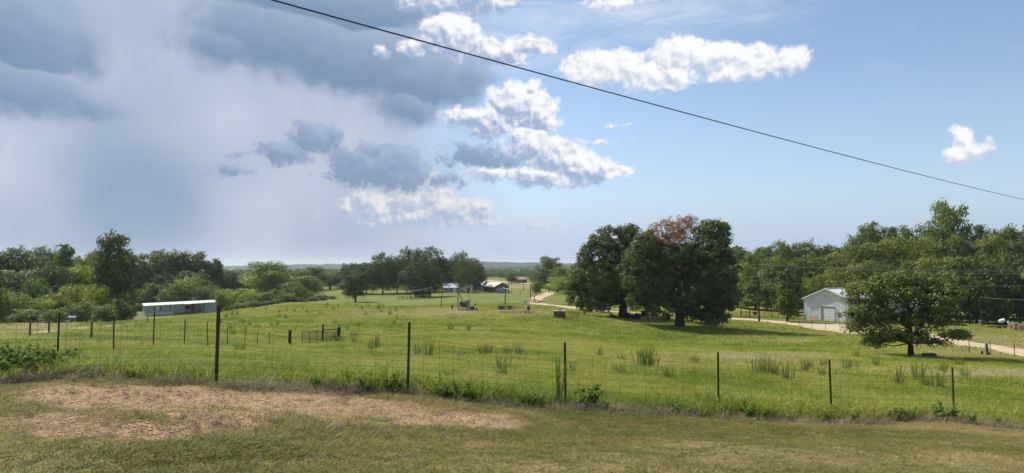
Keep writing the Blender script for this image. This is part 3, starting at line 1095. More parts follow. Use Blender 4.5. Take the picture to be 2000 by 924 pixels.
# ---- the big trees of the pasture, each with its own crown
def big_tree(name, px, Y, lobes_px, ncl, per, leaf, spread, r0, label, m='oak_leaf', col=(1, 1, 1), seed=1, trunk_top=None, dead=None, inner=0.45, twigs=120, lean=(0, 0), depth=0.85, tier=(0.96, 0.9)):
    """lobes_px: (px, py, rx, ry) blobs of the crown's outline; each stands for a lobe with real depth"""
    g = np.random.default_rng(seed)
    b = base(px, Y)
    k = Y / F
    L = []
    for i, (x, y, rx, ry) in enumerate(lobes_px):
        q = pix(x, y, Y)
        L.append((q.x - b.x, g.uniform(-1, 1) * depth * rx * k * 1.1, q.z - b.z, rx * k * tier[0], rx * k * depth * tier[0], ry * k * tier[1]))
    H = max(l[2] + l[5] for l in L)
    e = empty(name, b, 0, label, 'tree')
    C, nn, kk = clumps_of(L, ncl, g, inner)
    keep = C[:, 2] > 0.4
    C, nn, kk = C[keep], nn[keep], kk[keep]
    ct = np.clip(g.normal(0.42, 0.20, len(L))[kk] + g.normal(0, 0.22, len(C)), 0, 1)
    cm = leaves_mesh('crown', C, nn, per, leaf, spread, seed=seed, ctint=ct)
    cm.materials.append(MATS[m])
    tt = trunk_top or H * 0.55
    tm = wood_mesh('trunk', H, r0, L, tt, C, kk, g, twigs=twigs, lean=lean)
    o = link(bpy.data.objects.new('trunk', tm), e)
    o = link(bpy.data.objects.new('crown', cm), e)
    o.color = (*col, 1)
    if dead:
        Ld = []
        for (x, y, rx, ry) in dead:
            q = pix(x, y, Y)
            Ld.append((q.x - b.x, g.uniform(-0.5, 0.5), q.z - b.z, rx * k, rx * k, ry * k))
        Cd, nd, kd = clumps_of(Ld, 420, g, 0.2)
        dm = leaves_mesh('dead_top', Cd, nd, 22, leaf * 0.75, spread * 0.8, seed=seed + 5, aspect=0.35)
        dm.materials.append(MATS['dead_leaf'])
        o = link(bpy.data.objects.new('dead_top', dm), e)
        o.color = (1, 1, 1, 1)
        o['label'] = 'dry rust-brown top of the crown'
        mb = MB()
        for i in g.choice(len(Cd), 90, replace=False):
            l = Vector(Ld[kd[i]][:3]) - Vector((0, 0, 0.8))
            c = Vector(Cd[i]) * 1.0 + Vector((0, 0, 0.25))
            mb.tube([l, l.lerp(c, 0.5), c], [0.05, 0.03, 0.012], 4, False)
        mb.build('dead_twigs', mat('dead_twig', (0.16, 0.10, 0.08), 0.9, 0.1), e)
    return e


big_tree('pasture_oak', 1216, 114, [(1200, 470, 44, 34), (1165, 500, 42, 34), (1235, 480, 40, 40), (1150, 540, 40, 36), (1190, 540, 50, 44), (1240, 540, 46, 50),
                                    (1135, 575, 30, 28), (1175, 585, 36, 24), (1220, 580, 50, 26), (1255, 575, 36, 30), (1145, 597, 18, 14), (1215, 510, 50, 40), (1172, 478, 24, 22), (1262, 500, 30, 44),
                                    (1130, 548, 22, 22), (1222, 452, 24, 14)],
         1750, 30, 0.36, 0.38, 0.62, 'large dark oak left of the pair, its trunk above scrap machinery', seed=101, col=(1.15, 1.12, 1.1))
big_tree('pasture_oak', 1326, 100, [(1312, 497, 46, 24), (1385, 455, 36, 24), (1375, 490, 46, 40), (1275, 500, 46, 38), (1330, 520, 60, 46), (1400, 530, 36, 46), (1245, 545, 34, 36), (1290, 560, 46, 40),
                                    (1350, 570, 56, 40), (1405, 580, 34, 34), (1250, 590, 30, 24), (1300, 600, 34, 20), (1370, 608, 44, 18), (1415, 605, 20, 22), (1262, 472, 26, 26), (1395, 622, 24, 10),
                                    (1240, 510, 26, 30), (1408, 470, 16, 16), (1425, 560, 14, 26), (1345, 500, 40, 26), (1388, 440, 28, 10)],
         2200, 30, 0.34, 0.36, 0.55, 'large dark oak with a rust-brown dead top, right of the pair', seed=103,
         dead=[(1300, 455, 34, 28), (1330, 444, 32, 24), (1286, 468, 24, 18), (1348, 436, 18, 14), (1320, 470, 30, 18)])
big_tree('field_oak', 1775, 53, [(1768, 548, 46, 22), (1730, 556, 40, 24), (1805, 552, 40, 24), (1700, 575, 42, 28), (1760, 575, 60, 34), (1820, 575, 40, 28), (1690, 610, 40, 24), (1740, 615, 50, 28),
                                 (1790, 620, 44, 24), (1830, 610, 30, 20), (1715, 650, 36, 18), (1760, 655, 44, 14), (1845, 650, 30, 9), (1868, 653, 20, 5), (1672, 590, 16, 10), (1850, 565, 18, 14),
                                 (1830, 668, 22, 6), (1700, 668, 22, 8), (1668, 612, 20, 14), (1685, 640, 26, 14), (1662, 560, 12, 8), (1858, 600, 20, 14), (1850, 540, 14, 10)],
         1800, 17, 0.20, 0.23, 0.20, 'small spreading oak standing alone in front of the grey barn', seed=107, col=(1.5, 1.42, 1.0), trunk_top=3.8, twigs=260, depth=0.95, tier=(0.95, 0.82))

# ------------------------------------------------------------------ far woods and hills
def proto_collection(name, kinds, m=None):
    c = bpy.data.collections.new(name)
    for i, (kind, k) in enumerate(kinds):
        tm, cm, H, W = PROTO[kind][k]
        o = bpy.data.objects.new(f'{name}_{i}', cm)
        c.objects.link(o)
    return c


def scatter(name, P, scl, rot, tint, pick, col, label=None, cat=None):
    """one stuff object: the collection's meshes set on the points P by geometry nodes"""
    me = bpy.data.meshes.new(name)
    me.vertices.add(len(P))
    me.vertices.foreach_set('co', np.asarray(P, np.float32).ravel())
    for nm, ty, v in (('scl', 'FLOAT_VECTOR', scl), ('rot', 'FLOAT_VECTOR', rot), ('tint', 'FLOAT', tint), ('pick', 'INT', pick)):
        a = me.attributes.new(nm, ty, 'POINT')
        v = np.asarray(v)
        a.data.foreach_set('vector' if ty == 'FLOAT_VECTOR' else 'value', v.astype(np.int32 if ty == 'INT' else np.float32).ravel())
    o = bpy.data.objects.new(name, me)
    link(o)
    ng = bpy.data.node_groups.new(name, 'GeometryNodeTree')
    ng.interface.new_socket('Geometry', in_out='INPUT', socket_type='NodeSocketGeometry')
    ng.interface.new_socket('Geometry', in_out='OUTPUT', socket_type='NodeSocketGeometry')
    N = ng.nodes
    gi, go = N.new('NodeGroupInput'), N.new('NodeGroupOutput')
    ip = N.new('GeometryNodeInstanceOnPoints')
    ci = N.new('GeometryNodeCollectionInfo')
    ci.inputs['Collection'].default_value = col
    ci.inputs['Separate Children'].default_value = True
    ci.inputs['Reset Children'].default_value = True
    ip.inputs['Pick Instance'].default_value = True
    lk = ng.links.new
    lk(gi.outputs[0], ip.inputs['Points'])
    lk(ci.outputs[0], ip.inputs['Instance'])

    def na(nm, ty, inp):
        n = N.new('GeometryNodeInputNamedAttribute')
        n.data_type = ty
        n.inputs['Name'].default_value = nm
        lk([q for q in n.outputs if q.enabled][0], inp)
    na('pick', 'INT', ip.inputs['Instance Index'])
    na('rot', 'FLOAT_VECTOR', ip.inputs['Rotation'])
    na('scl', 'FLOAT_VECTOR', ip.inputs['Scale'])
    lk(ip.outputs[0], go.inputs[0])
    md = o.modifiers.new('scatter', 'NODES')
    md.node_group = ng
    tag(o, label, cat, None, 'stuff')
    return o


def far_wood(name, spots, label):
    P, sc, ro, pk = [], [], [], []
    for (px0, px1, Y0, Y1, n, h0, h1) in spots:
        for i in range(n):
            px = random.uniform(px0, px1)
            Y = random.uniform(Y0, Y1)
            b = base(px, Y)
            h = random.uniform(h0, h1)
            w = h * random.uniform(0.75, 1.1)
            P.append(b)
            sc.append((w / 12, w / 12, h / 16))
            ro.append((0, 0, random.uniform(0, 6.28)))
            pk.append(random.randrange(5))
    o = scatter(name, np.array(P), sc, ro, np.random.default_rng(3).random(len(P)), pk, WOODCOL, label, 'wood')
    return o


WOODCOL = bpy.data.collections.new('far_crowns')
for i, (kind, k) in enumerate((('round', 0), ('round', 1), ('round', 2), ('tall', 0), ('tall', 1))):
    tm, cm, H, W = PROTO[kind][k]
    g_ = np.random.default_rng(200 + i)
    L_ = env_lobes(kind, H, W, g_)
    C_, n_, k_ = clumps_of(L_, 260, g_)
    me_ = leaves_mesh('far_crown', C_, n_, 12, 0.85, 0.6, seed=200 + i)
    me_.materials.append(MATS['wood_leaf'])
    o_ = bpy.data.objects.new('far_crown', me_)
    WOODCOL.objects.link(o_)
far_wood('far_wood', [(-250, 400, 265, 380, 240, 11, 15), (-500, -40, 150, 300, 60, 12, 18)], 'depth of the left wood behind its front trees')
far_wood('far_wood', [(1360, 2200, 220, 380, 300, 12, 17), (2030, 2500, 120, 260, 70, 14, 20)], 'depth of the right wood behind its front trees')
far_wood('far_wood', [(430, 780, 330, 800, 170, 6, 9), (400, 1380, 950, 1500, 560, 7, 10.5), (1120, 1400, 380, 900, 170, 9, 14), (690, 935, 300, 360, 50, 9, 12), (930, 1060, 700, 950, 70, 6, 9)], 'far belt of hazy trees across the valley')


def hills(name, Y, prof, seed, depth, label):
    """a long wooded ridge; prof = (px, py) of its crest"""
    g = np.random.default_rng(seed)
    xs = np.linspace(-900, 2900, 420)
    pp = np.interp(xs, [q[0] for q in prof], [q[1] for q in prof])
    V, Q = [], []
    ny = 16
    b0 = g1(0, Y)
    for i, (px, py) in enumerate(zip(xs, pp)):
        top = pix(px, py, Y)
        for j in range(ny):
            t = j / (ny - 1)
            yy = Y + (t - 0.5) * depth
            x = top.x * yy / Y
            h = math.sin(math.pi * t) ** 1.4
            V.append((x, yy, b0 - 30 + (top.z - b0 + 30) * h))
    V = np.array(V)
    V[:, 2] += g.normal(0, 3.0, len(V)) * (np.tile(np.linspace(0, 1, ny), len(xs)) > 0.1)
    for i in range(len(xs) - 1):
        for j in range(ny - 1):
            a = i * ny + j
            Q.append((a, a + 1, a + ny + 1, a + ny))
    me = npmesh(name, V, np.array(Q)[:, ::-1], True)
    me.materials.append(mat('wooded_hill', (0.022, 0.036, 0.018), 0.95, 0.05, var=0.5, vscale=0.02))
    o = link(bpy.data.objects.new(name, me))
    fix_normals(o)
    tag(o, kind='structure')


hills('hills', 4200, [(-900, 524), (400, 522), (520, 518.5), (620, 516.5), (720, 516), (800, 514), (930, 510.5), (1010, 513), (1100, 515), (1400, 518), (2900, 522)], 5, 1600, '')
hills('hills', 2600, [(-900, 530), (400, 528), (800, 526), (1000, 522), (1100, 520), (1400, 524), (2900, 528)], 6, 900, '')

# ------------------------------------------------------------------ air
hb = MB()
hb.box((0, 3500, 30), (16000, 15000, 120))
hz_m = bpy.data.materials.new('air')
hz_m.use_nodes = True
hn = hz_m.node_tree
hn.nodes.clear()
pv = hn.nodes.new('ShaderNodeVolumePrincipled')
pv.inputs['Color'].default_value = (0.80, 0.88, 1.0, 1)
pv.inputs['Density'].default_value = 0.0001
pv.inputs['Anisotropy'].default_value = 0.3
ho = hn.nodes.new('ShaderNodeOutputMaterial')
hn.links.new(pv.outputs[0], ho.inputs['Volume'])
hz_o = hb.build('haze', hz_m)
tag(hz_o, 'thin summer haze', 'haze', kind='stuff')

# ------------------------------------------------------------------ grass
def grass_mat(name, stops, trans=0.42):
    m = bpy.data.materials.new(name)
    m.use_nodes = True
    nt = m.node_tree
    b = nt.nodes['Principled BSDF']
    b.inputs['Roughness'].default_value = 0.6
    b.inputs['Specular IOR Level'].default_value = 0.2
    at = nt.nodes.new('ShaderNodeAttribute')
    at.attribute_type = 'INSTANCER'
    at.attribute_name = 'tint'
    ab = nt.nodes.new('ShaderNodeAttribute')
    ab.attribute_name = 'blade'
    t = (S(nt, at.outputs['Fac']) + (S(nt, ab.outputs['Fac']) - 0.5) * 0.45).clamp()
    cr = nt.nodes.new('ShaderNodeValToRGB')
    e = cr.color_ramp.elements
    while len(e) < len(stops):
        e.new(0.5)
    for i, (p, c) in enumerate(stops):
        e[i].position = p
        e[i].color = (*c, 1)
    put(nt, cr.inputs[0], t)
    c = S(nt, cr.outputs[0])
    put(nt, b.inputs['Base Color'], c)
    tr = nt.nodes.new('ShaderNodeBsdfTranslucent')
    put(nt, tr.inputs[0], c)
    ms = nt.nodes.new('ShaderNodeMixShader')
    ms.inputs[0].default_value = trans
    nt.links.new(b.outputs[0], ms.inputs[1])
    nt.links.new(tr.outputs[0], ms.inputs[2])
    nt.links.new(ms.outputs[0], nt.nodes['Material Output'].inputs[0])
    MATS[name] = m
    return m


GREEN = grass_mat('field_grass', [(0.0, (0.175, 0.24, 0.028)), (0.3, (0.345, 0.38, 0.055)), (0.55, (0.46, 0.42, 0.10)), (0.8, (0.42, 0.38, 0.17)), (1.0, (0.58, 0.50, 0.30))])
VERGE = grass_mat('verge_grass', [(0.0, (0.135, 0.155, 0.028)), (0.35, (0.25, 0.225, 0.058)), (0.7, (0.42, 0.32, 0.12)), (1.0, (0.60, 0.47, 0.24))])
DRY = grass_mat('dry_stalks', [(0.0, (0.10, 0.075, 0.05)), (0.5, (0.25, 0.20, 0.12)), (1.0, (0.46, 0.39, 0.25))], 0.15)


def tuft(name, n, h, w, spread, m, seed, lean=0.5):
    g = np.random.default_rng(seed)
    V, Q, B = [], [], []
    for i in range(n):
        a = g.uniform(0, 6.28)
        r = spread * math.sqrt(g.random())
        p = np.array([math.cos(a) * r, math.sin(a) * r, -0.02])
        d = g.normal(0, lean, 2)
        hh = h * g.uniform(0.5, 1.15)
        fa = g.uniform(0, 6.28)
        s = np.array([math.cos(fa), math.sin(fa), 0]) * w * g.uniform(0.6, 1.2)
        mid = p + np.array([d[0] * hh * 0.35, d[1] * hh * 0.35, hh * 0.6])
        tip = p + np.array([d[0] * hh * 1.0, d[1] * hh * 1.0, hh * g.uniform(0.75, 1.0)])
        o = len(V)
        V += [p - s, p + s, mid + s * 0.75, tip, mid - s * 0.75]
        Q += [(o, o + 1, o + 2, o + 4), (o + 4, o + 2, o + 3, o + 3)]
        B += [g.random()] * 2
    me = bpy.data.meshes.new(name)
    me.from_pydata([tuple(v) for v in V], [], [q if q[2] != q[3] else q[:3] for q in Q])
    at = me.attributes.new('blade', 'FLOAT', 'FACE')
    at.data.foreach_set('value', np.array(B, np.float32))
    me.materials.append(m)
    return me


def tuft_col(name, meshes):
    c = bpy.data.collections.new(name)
    for i, me in enumerate(meshes):
        c.objects.link(bpy.data.objects.new(f'{name}_{i:02d}', me))
    return c


def patch(x, y, f, s):
    """cheap smooth noise, -1..1"""
    g = np.random.default_rng(s)
    v = np.zeros_like(x)
    for i in range(7):
        a = g.uniform(0, 6.28)
        k = f * g.uniform(0.5, 1.8)
        v += np.sin((x * math.cos(a) + y * math.sin(a)) * k + g.uniform(0, 6.28) + 1.3 * np.sin((x * math.sin(a) - y * math.cos(a)) * k * 0.7 + i))
    return v / 4.0


def sector(n, r0, r1, g, half=44):
    r = np.sqrt(g.uniform(r0 * r0, r1 * r1, n))
    a = np.radians(g.uniform(-half, half, n))
    return np.sin(a) * r, np.cos(a) * r


def grass(name, n, r0, r1, col, ncol, s0, s1, side, label, seed, base_t, amp, half=44):
    g = np.random.default_rng(seed)
    x, y = sector(n, r0, r1, g, half)
    fd = y - fence_y(x)
    edge = patch(x, y, 1.3, 5) * 0.35
    fd = fd - cut_line(x)
    k = (fd > 0.1 + edge) if side > 0 else (fd < 0.35 + edge)
    x, y = x[k], y[k]
    z = gz(x, y)
    px, py = np_px(x, y, z)
    dirt = ell_w(px, py, Z_DIRT)
    k = g.random(len(x)) > np.clip(dirt * 1.55 - 0.12 + 0.5 * patch(x, y, 2.2, 9) + 0.25 * patch(x, y, 6.0, 10), 0, 0.96)
    k &= py > 556
    for pts, hw in ROADS:
        lo, hi = pts.min(0) - hw, pts.max(0) + hw
        m = np.where((x > lo[0]) & (x < hi[0]) & (y > lo[1]) & (y < hi[1]))[0]
        for c in range(0, len(m), 4000):
            mm = m[c:c + 4000]
            d2 = ((x[mm, None] - pts[None, :, 0]) ** 2 + (y[mm, None] - pts[None, :, 1]) ** 2).min(1)
            k[mm] &= d2 > (hw + 0.1) ** 2
    x, y, z, px, py = x[k], y[k], z[k], px[k], py[k]
    t = base_t + amp * (0.5 * patch(x, y, 0.5, 2) + 0.35 * patch(x, y, 0.12, 3) + 0.3 * patch(x, y, 2.4, 4)) + g.normal(0, 0.10, len(x))
    t += 0.40 * ell_w(px, py, Z_TAN) + 0.42 * ell_w(px, py, Z_YEL) - 0.16 * ell_w(px, py, Z_BRI) + 0.12 * ell_w(px, py, Z_DIRT)
    fd = y - fence_y(x)
    t += 0.10 * np.sin(fd * 2.1 + 1.5 * patch(x, y, 0.15, 21)) if side < 0 else 0.12 * patch(x * 0.4, y * 1.5, 0.3, 22)
    s = g.uniform(s0, s1, len(x)) * (1 + 0.35 * patch(x, y, 0.8, 6))
    if side > 0:
        s *= 1 + 0.55 * np.exp(-np.abs(fd) / 1.3)
    hs = s * (1 + 0.25 * patch(x, y, 0.35, 8))
    P = np.stack([x, y, z - 0.01], 1)
    sc = np.stack([s, s, hs], 1)
    ro = np.stack([g.normal(0, 0.10, len(x)), g.normal(0, 0.10, len(x)), g.uniform(0, 6.28, len(x))], 1)
    return scatter(name, P, sc, ro, np.clip(t, 0, 1), g.integers(0, ncol, len(x)), col, label, 'grass')


NT = 5
c_mown = tuft_col('mown_tuft', [tuft('mown', 18, 0.048, 0.0044, 0.07, VERGE, 300 + i, 1.0) for i in range(NT)])
c_field = tuft_col('field_tuft', [tuft('field', 16, 0.24, 0.0060, 0.13, GREEN, 310 + i, 0.75) for i in range(NT)])
c_mid = tuft_col('mid_tuft', [tuft('mid', 18, 0.24, 0.013, 0.28, GREEN, 320 + i, 0.8) for i in range(NT)])
c_far = tuft_col('far_tuft', [tuft('far', 22, 0.22, 0.035, 0.75, GREEN, 330 + i, 0.9) for i in range(NT)])
c_dry = tuft_col('dry_tuft', [tuft('dry', 18, 0.22, 0.0045, 0.14, DRY, 340 + i, 1.0) for i in range(NT)])


grass('verge_grass', 165000, 4.5, 20.5, c_mown, NT, 0.8, 1.5, -1, 'mown olive and straw coloured verge grass in the foreground', 1, 0.50, 0.42)
grass('field_grass', 52000, 10, 33, c_field, NT, 0.7, 1.4, 1, 'long green grass just behind the wire fence', 2, 0.34, 0.42)
grass('field_grass', 66000, 32, 72, c_mid, NT, 0.7, 1.3, 1, 'green grass across the middle of the pasture', 3, 0.33, 0.40, 42)
grass('field_grass', 60000, 70, 165, c_far, NT, 0.6, 1.2, 1, 'green grass of the far pasture', 4, 0.33, 0.36, 41)


_cache = {}


def gp_fast(px, py):
    k = (int(px // 8), int(py // 4))
    if k not in _cache:
        _cache[k] = gp(k[0] * 8 + 4, k[1] * 4 + 2).y
    Y = _cache[k] * (1 + 0.03 * (random.random() - 0.5))
    q = pix(px, py, Y)
    return (q.x, q.y, g1(q.x, q.y))


def thatch():
    g = np.random.default_rng(77)
    n = 3000
    x = g.uniform(-9.5, 17, n)
    y = fence_y(x) + cut_line(x) * 0.9 + g.normal(-0.10, 0.26, n) + 0.15 * patch(x, x * 0, 1.1, 12)
    dens = np.clip(0.65 + 0.5 * patch(x, y, 0.9, 13), 0.1, 1)
    k = g.random(n) < dens
    x, y = x[k], y[k]
    s = g.uniform(0.35, 1.0, len(x))
    # heap of dead stems at the bank's left end, tint darkened for a shadowed hollow
    m = 420
    x2 = g.uniform(-9.6, -7.0, m)
    y2 = fence_y(x2) + g.uniform(-0.3, 0.8, m)
    x, y, s = np.append(x, x2), np.append(y, y2), np.append(s, g.uniform(0.5, 1.1, m))
    # single dry sprigs on the bare bank
    q = np.array([gp_fast(a, b)[:2] for a, b in zip(g.uniform(30, 960, 900), g.uniform(752, 860, 900))])
    x, y, s = np.append(q[:, 0], x), np.append(q[:, 1], y), np.append(g.uniform(0.15, 0.5, 900), s)
    z = gz(x, y)
    t = np.clip(0.62 + 0.25 * patch(x, y, 1.5, 14) + g.normal(0, 0.15, len(x)), 0, 1)
    t[-m:] *= 0.5  # shade of the hollow put into the heap's stem colour
    scatter('dry_weeds', np.stack([x, y, z], 1), np.stack([s, s, s], 1),
            np.stack([g.normal(0, 0.25, len(x)), g.normal(0, 0.25, len(x)), g.uniform(0, 6.28, len(x))], 1), t, g.integers(0, NT, len(x)), c_dry,
            'dead grey-brown weeds matted along the fence foot', 'weeds')
    # crumbs of earth and stubble lying on the bare bank
    n = 9000
    px, py = g.uniform(0, 1000, n), g.uniform(745, 880, n)
    w = ell_w(px, py, Z_DIRT)
    k = g.random(n) < w * 0.6
    pts = np.array([gp_fast(a, b) for a, b in zip(px[k], py[k])])
    cl = bpy.data.collections.new('clods')
    for i in range(4):
        mb = MB()
        gg = np.random.default_rng(500 + i)
        v = []
        for a in range(6):
            for (zz, rr) in ((-0.4, 0.8), (0.35, 0.75)):
                v.append((math.cos(a * 1.047) * rr * gg.uniform(0.7, 1.2), math.sin(a * 1.047) * rr * gg.uniform(0.7, 1.2), zz * gg.uniform(0.6, 1.2)))
        f = [(2 * a, 2 * ((a + 1) % 6), 2 * ((a + 1) % 6) + 1, 2 * a + 1) for a in range(6)] + [tuple(2 * a + 1 for a in range(6)), tuple(2 * a for a in range(5, -1, -1))]
        me = bpy.data.meshes.new('clod')
        me.from_pydata(v, [], f)
        me.materials.append(mat('clod', (0.42, 0.29, 0.165), 0.95, 0.1, col2=(0.34, 0.23, 0.14), vscale=30))
        cl.objects.link(bpy.data.objects.new(f'clod_{i}', me))
    s = 0.007 + 0.022 * g.random(len(pts)) ** 4
    scatter('clods', pts + [0, 0, 0.004], np.stack([s * 1.3, s * 1.3, s * 0.7], 1), np.stack([s * 0, s * 0, g.uniform(0, 6.28, len(s))], 1), s * 0, g.integers(0, 4, len(s)), cl,
            'dry crumbled orange-tan soil clods on the bare bank', 'soil')


thatch()

# ------------------------------------------------------------------ weeds one can pick out
def fennel_mesh(seed, n=11, h=1.0, spread=0.22, fine=26, lf=0.16):
    """stems and the feathery leaves on them"""
    g = np.random.default_rng(seed)
    mb = MB()
    V, Q, T = [], [], []
    for i in range(n):
        a = g.uniform(0, 6.28)
        r = spread * math.sqrt(g.random())
        p = Vector((math.cos(a) * r, math.sin(a) * r, -0.03))
        hh = h * g.uniform(0.55, 1.08)
        ln = Vector((g.normal(0, 0.10) + 0.10 * math.cos(a), g.normal(0, 0.10) + 0.10 * math.sin(a), 0))
        top = p + ln * hh + Vector((0, 0, hh))
        mid = p.lerp(top, 0.5) - ln * 0.08
        mb.tube([p, mid, top], [0.007, 0.005, 0.002], 4, False)
        for j in range(fine):
            t = 0.15 + 0.85 * (j + g.random()) / fine
            c = p.lerp(top, t)
            b = g.uniform(0, 6.28)
            l = lf * g.uniform(0.5, 1.1) * (1.15 - 0.6 * t)
            d = Vector((math.cos(b) * 0.55, math.sin(b) * 0.55, 0.85)).normalized() * l
            s = Vector((-math.sin(b), math.cos(b), 0)) * 0.007
            o = len(V)
            V += [c - s, c + s, c + d]
            Q.append((o, o + 1, o + 2))
            T.append(min(1, max(0, 0.25 + 0.5 * t + g.normal(0, 0.12))))
    me = bpy.data.meshes.new('stems')
    me.from_pydata(mb.v, [], mb.f)
    me.materials.append(mat('weed_stem', (0.15, 0.15, 0.06), 0.8, 0.2))
    fo = bpy.data.meshes.new('foliage')
    fo.from_pydata([tuple(v) for v in V], [], Q)
    at = fo.attributes.new('tint', 'FLOAT', 'FACE')
    at.data.foreach_set('value', np.array(T, np.float32))
    fo.materials.append(MATS['fennel_leaf'])
    return me, fo


def weed_mesh(seed, n=7, h=0.45, lf=0.10, spread=0.2):
    """a leafy broad-leaved weed"""
    g = np.random.default_rng(seed)
    mb = MB()
    C, N_ = [], []
    for i in range(n):
        a = g.uniform(0, 6.28)
        hh = h * g.uniform(0.5, 1.1)
        p = Vector((math.cos(a), math.sin(a), 0)) * spread * 0.35 * g.random() + Vector((0, 0, -0.02))
        top = p + Vector((math.cos(a) * spread, math.sin(a) * spread, hh))
        mb.tube([p, p.lerp(top, 0.5) + Vector((0, 0, 0.04)), top], [0.006, 0.005, 0.002], 4, False)
        for j in range(9):
            t = 0.2 + 0.8 * j / 8
            q = p.lerp(top, t)
            C.append((q.x + g.normal(0, 0.03), q.y + g.normal(0, 0.03), q.z))
            b = g.uniform(0, 6.28)
            N_.append((math.cos(b) * 0.4, math.sin(b) * 0.4, 0.8))
    me = bpy.data.meshes.new('stems')
    me.from_pydata(mb.v, [], mb.f)
    me.materials.append(mat('weed_stem', (0.15, 0.15, 0.06), 0.8, 0.2))
    fo = leaves_mesh('foliage', np.array(C), np.array(N_), 3, lf, 0.035, 0.8, seed, None, 0.6, 0.5, 0.35)
    fo.materials.append(MATS['weed_leaf'])
    return me, fo


FEN = [fennel_mesh(600 + i, 14 + 3 * i, fine=34, lf=0.20) for i in range(4)]
TALLW = fennel_mesh(650, 5, 1.0, 0.10, 60, 0.26)
WEED = [weed_mesh(700 + i) for i in range(4)]


def plant(name, pos, h, w, meshes, col, label, group, cat='weed'):
    e = empty(name, pos, random.uniform(0, 6.28), label, cat, group)
    e.scale = (w, w, h)
    for nm, me in zip(('stems', 'foliage'), meshes):
        o = link(bpy.data.objects.new(nm, me), e)
        o.color = (*col, 1)
    return e


FENPX = [(816, 698, 22), (836, 700, 28), (880, 647, 16), (914, 648, 13), (942, 697, 24), (955, 695, 22), (992, 695, 20), (1013, 697, 22), (902, 700, 14), (980, 728, 26), (1171, 701, 18),
         (1252, 722, 34), (1264, 723, 40), (1276, 722, 38), (1215, 712, 18), (1476, 737, 30), (1500, 740, 38), (1510, 738, 30), (1540, 752, 38), (1520, 742, 20), (1580, 722, 16),
         (1652, 727, 20), (1668, 722, 14), (1755, 757, 34), (1795, 745, 36), (1812, 762, 26), (1832, 764, 34), (1842, 730, 18), (692, 672, 18), (735, 684, 26), (722, 690, 20),
         (455, 655, 12), (470, 690, 16), (430, 634, 10), (475, 632, 9), (640, 598, 7), (660, 600, 7), (697, 600, 8), (707, 606, 8), (720, 600, 6), (650, 604, 7), (748, 600, 6), (545, 612, 8), (520, 607, 7), (575, 610, 8), (590, 606, 6)]
_r = random.Random(5)
FENPX += [(_r.uniform(430, 790), _r.uniform(602, 645), _r.uniform(6, 11)) for _ in range(34)] + [(_r.uniform(820, 1900), _r.uniform(695, 745), _r.uniform(12, 22)) for _ in range(16)]
for i, (px, py, hp) in enumerate(sorted(FENPX)):
    b = gp(px, py)
    h = hp * b.y / F + 0.15
    plant('dog_fennel', b, h, max(0.9, h * 1.1), FEN[i % 4], (0.9 + 0.28 * (i % 4), 1.0 + 0.18 * (i % 4), 0.9),
          f'feathery upright green weed clump, {ORD[i] if i < len(ORD) else str(i + 1) + "th"} from the left in the pasture', 'feathery weed clumps in the pasture')
b = base(1090, 14.2)
plant('tall_weed', b, 1.15, 0.85, TALLW, (0.9, 1.0, 0.9), 'tallest feathery weed growing beside the third wire-fence post', None)
WEEDPX = [(70, 735, 64), (100, 728, 56), (128, 722, 44), (20, 730, 56), (45, 728, 50), (5, 735, 60), (30, 745, 60), (85, 742, 54), (60, 720, 50), (12, 720, 56), (112, 738, 40), (768, 770, 40), (842, 790, 32), (862, 792, 34), (885, 794, 42), (905, 795, 30), (925, 797, 26), (1030, 803, 30), (1046, 802, 36), (1055, 805, 22),
          (975, 800, 22), (1127, 790, 60), (1150, 806, 26), (1190, 808, 20), (1322, 812, 26), (1330, 806, 20), (1448, 812, 34), (1460, 810, 24), (1500, 812, 22), (1580, 816, 26), (1645, 818, 24), (1720, 818, 30), (1785, 822, 26),
          (1850, 824, 34), (1868, 826, 36), (1902, 828, 24), (1950, 832, 22), (690, 660, 14), (655, 664, 12), (716, 765, 30), (596, 770, 22), (660, 668, 14), (480, 765, 18), (250, 742, 20)]
for i, (px, py, hp) in enumerate(sorted(WEEDPX)):
    b = gp(px, py)
    if b.y < 22 and px > 200:
        x = b.x
        y = fence_y(x) + float(cut_line(x)) - 0.10 + 0.25 * random.random()
        b = Vector((x, y, g1(x, y)))
    h = hp * b.y / F
    plant('leafy_weed', b, h / 0.50, h / 0.50, WEED[i % 4], (0.95, 1.0, 0.95),
          f'leafy green weed, {ORD[i] if i < len(ORD) else str(i + 1) + "th"} from the left along the fences', 'leafy weeds along the fences')

# ------------------------------------------------------------------ fences
post_m = mat('post_paint', (0.030, 0.026, 0.020), 0.7, 0.3, col2=(0.085, 0.05, 0.03), vscale=6)
wire_m = mat('fence_wire', (0.085, 0.075, 0.065), 0.6, 0.4, 0.5, col2=(0.20, 0.12, 0.07), vscale=2)
wood_m = mat('weathered_wood', (0.16, 0.135, 0.11), 0.95, 0.1, col2=(0.075, 0.06, 0.05), vscale=1.5, bump=0.6, bscale=12, stretch=(1, 1, 0.15))
dwood_m = mat('dark_wood', (0.085, 0.070, 0.057), 0.95, 0.1, col2=(0.045, 0.037, 0.03), vscale=2, bump=0.5, bscale=12, stretch=(1, 1, 0.15))


def t_post_mesh(h, w=0.046):
    mb = MB()
    mb.box((0, 0, h / 2 - 0.2), (w, 0.007, h + 0.4))
    mb.box((0, 0.019, h / 2 - 0.2), (0.007, 0.032, h + 0.4))
    for i in range(int(h / 0.055)):
        mb.box((0, -0.0065, 0.08 + i * 0.055), (0.012, 0.008, 0.022))
    return mb


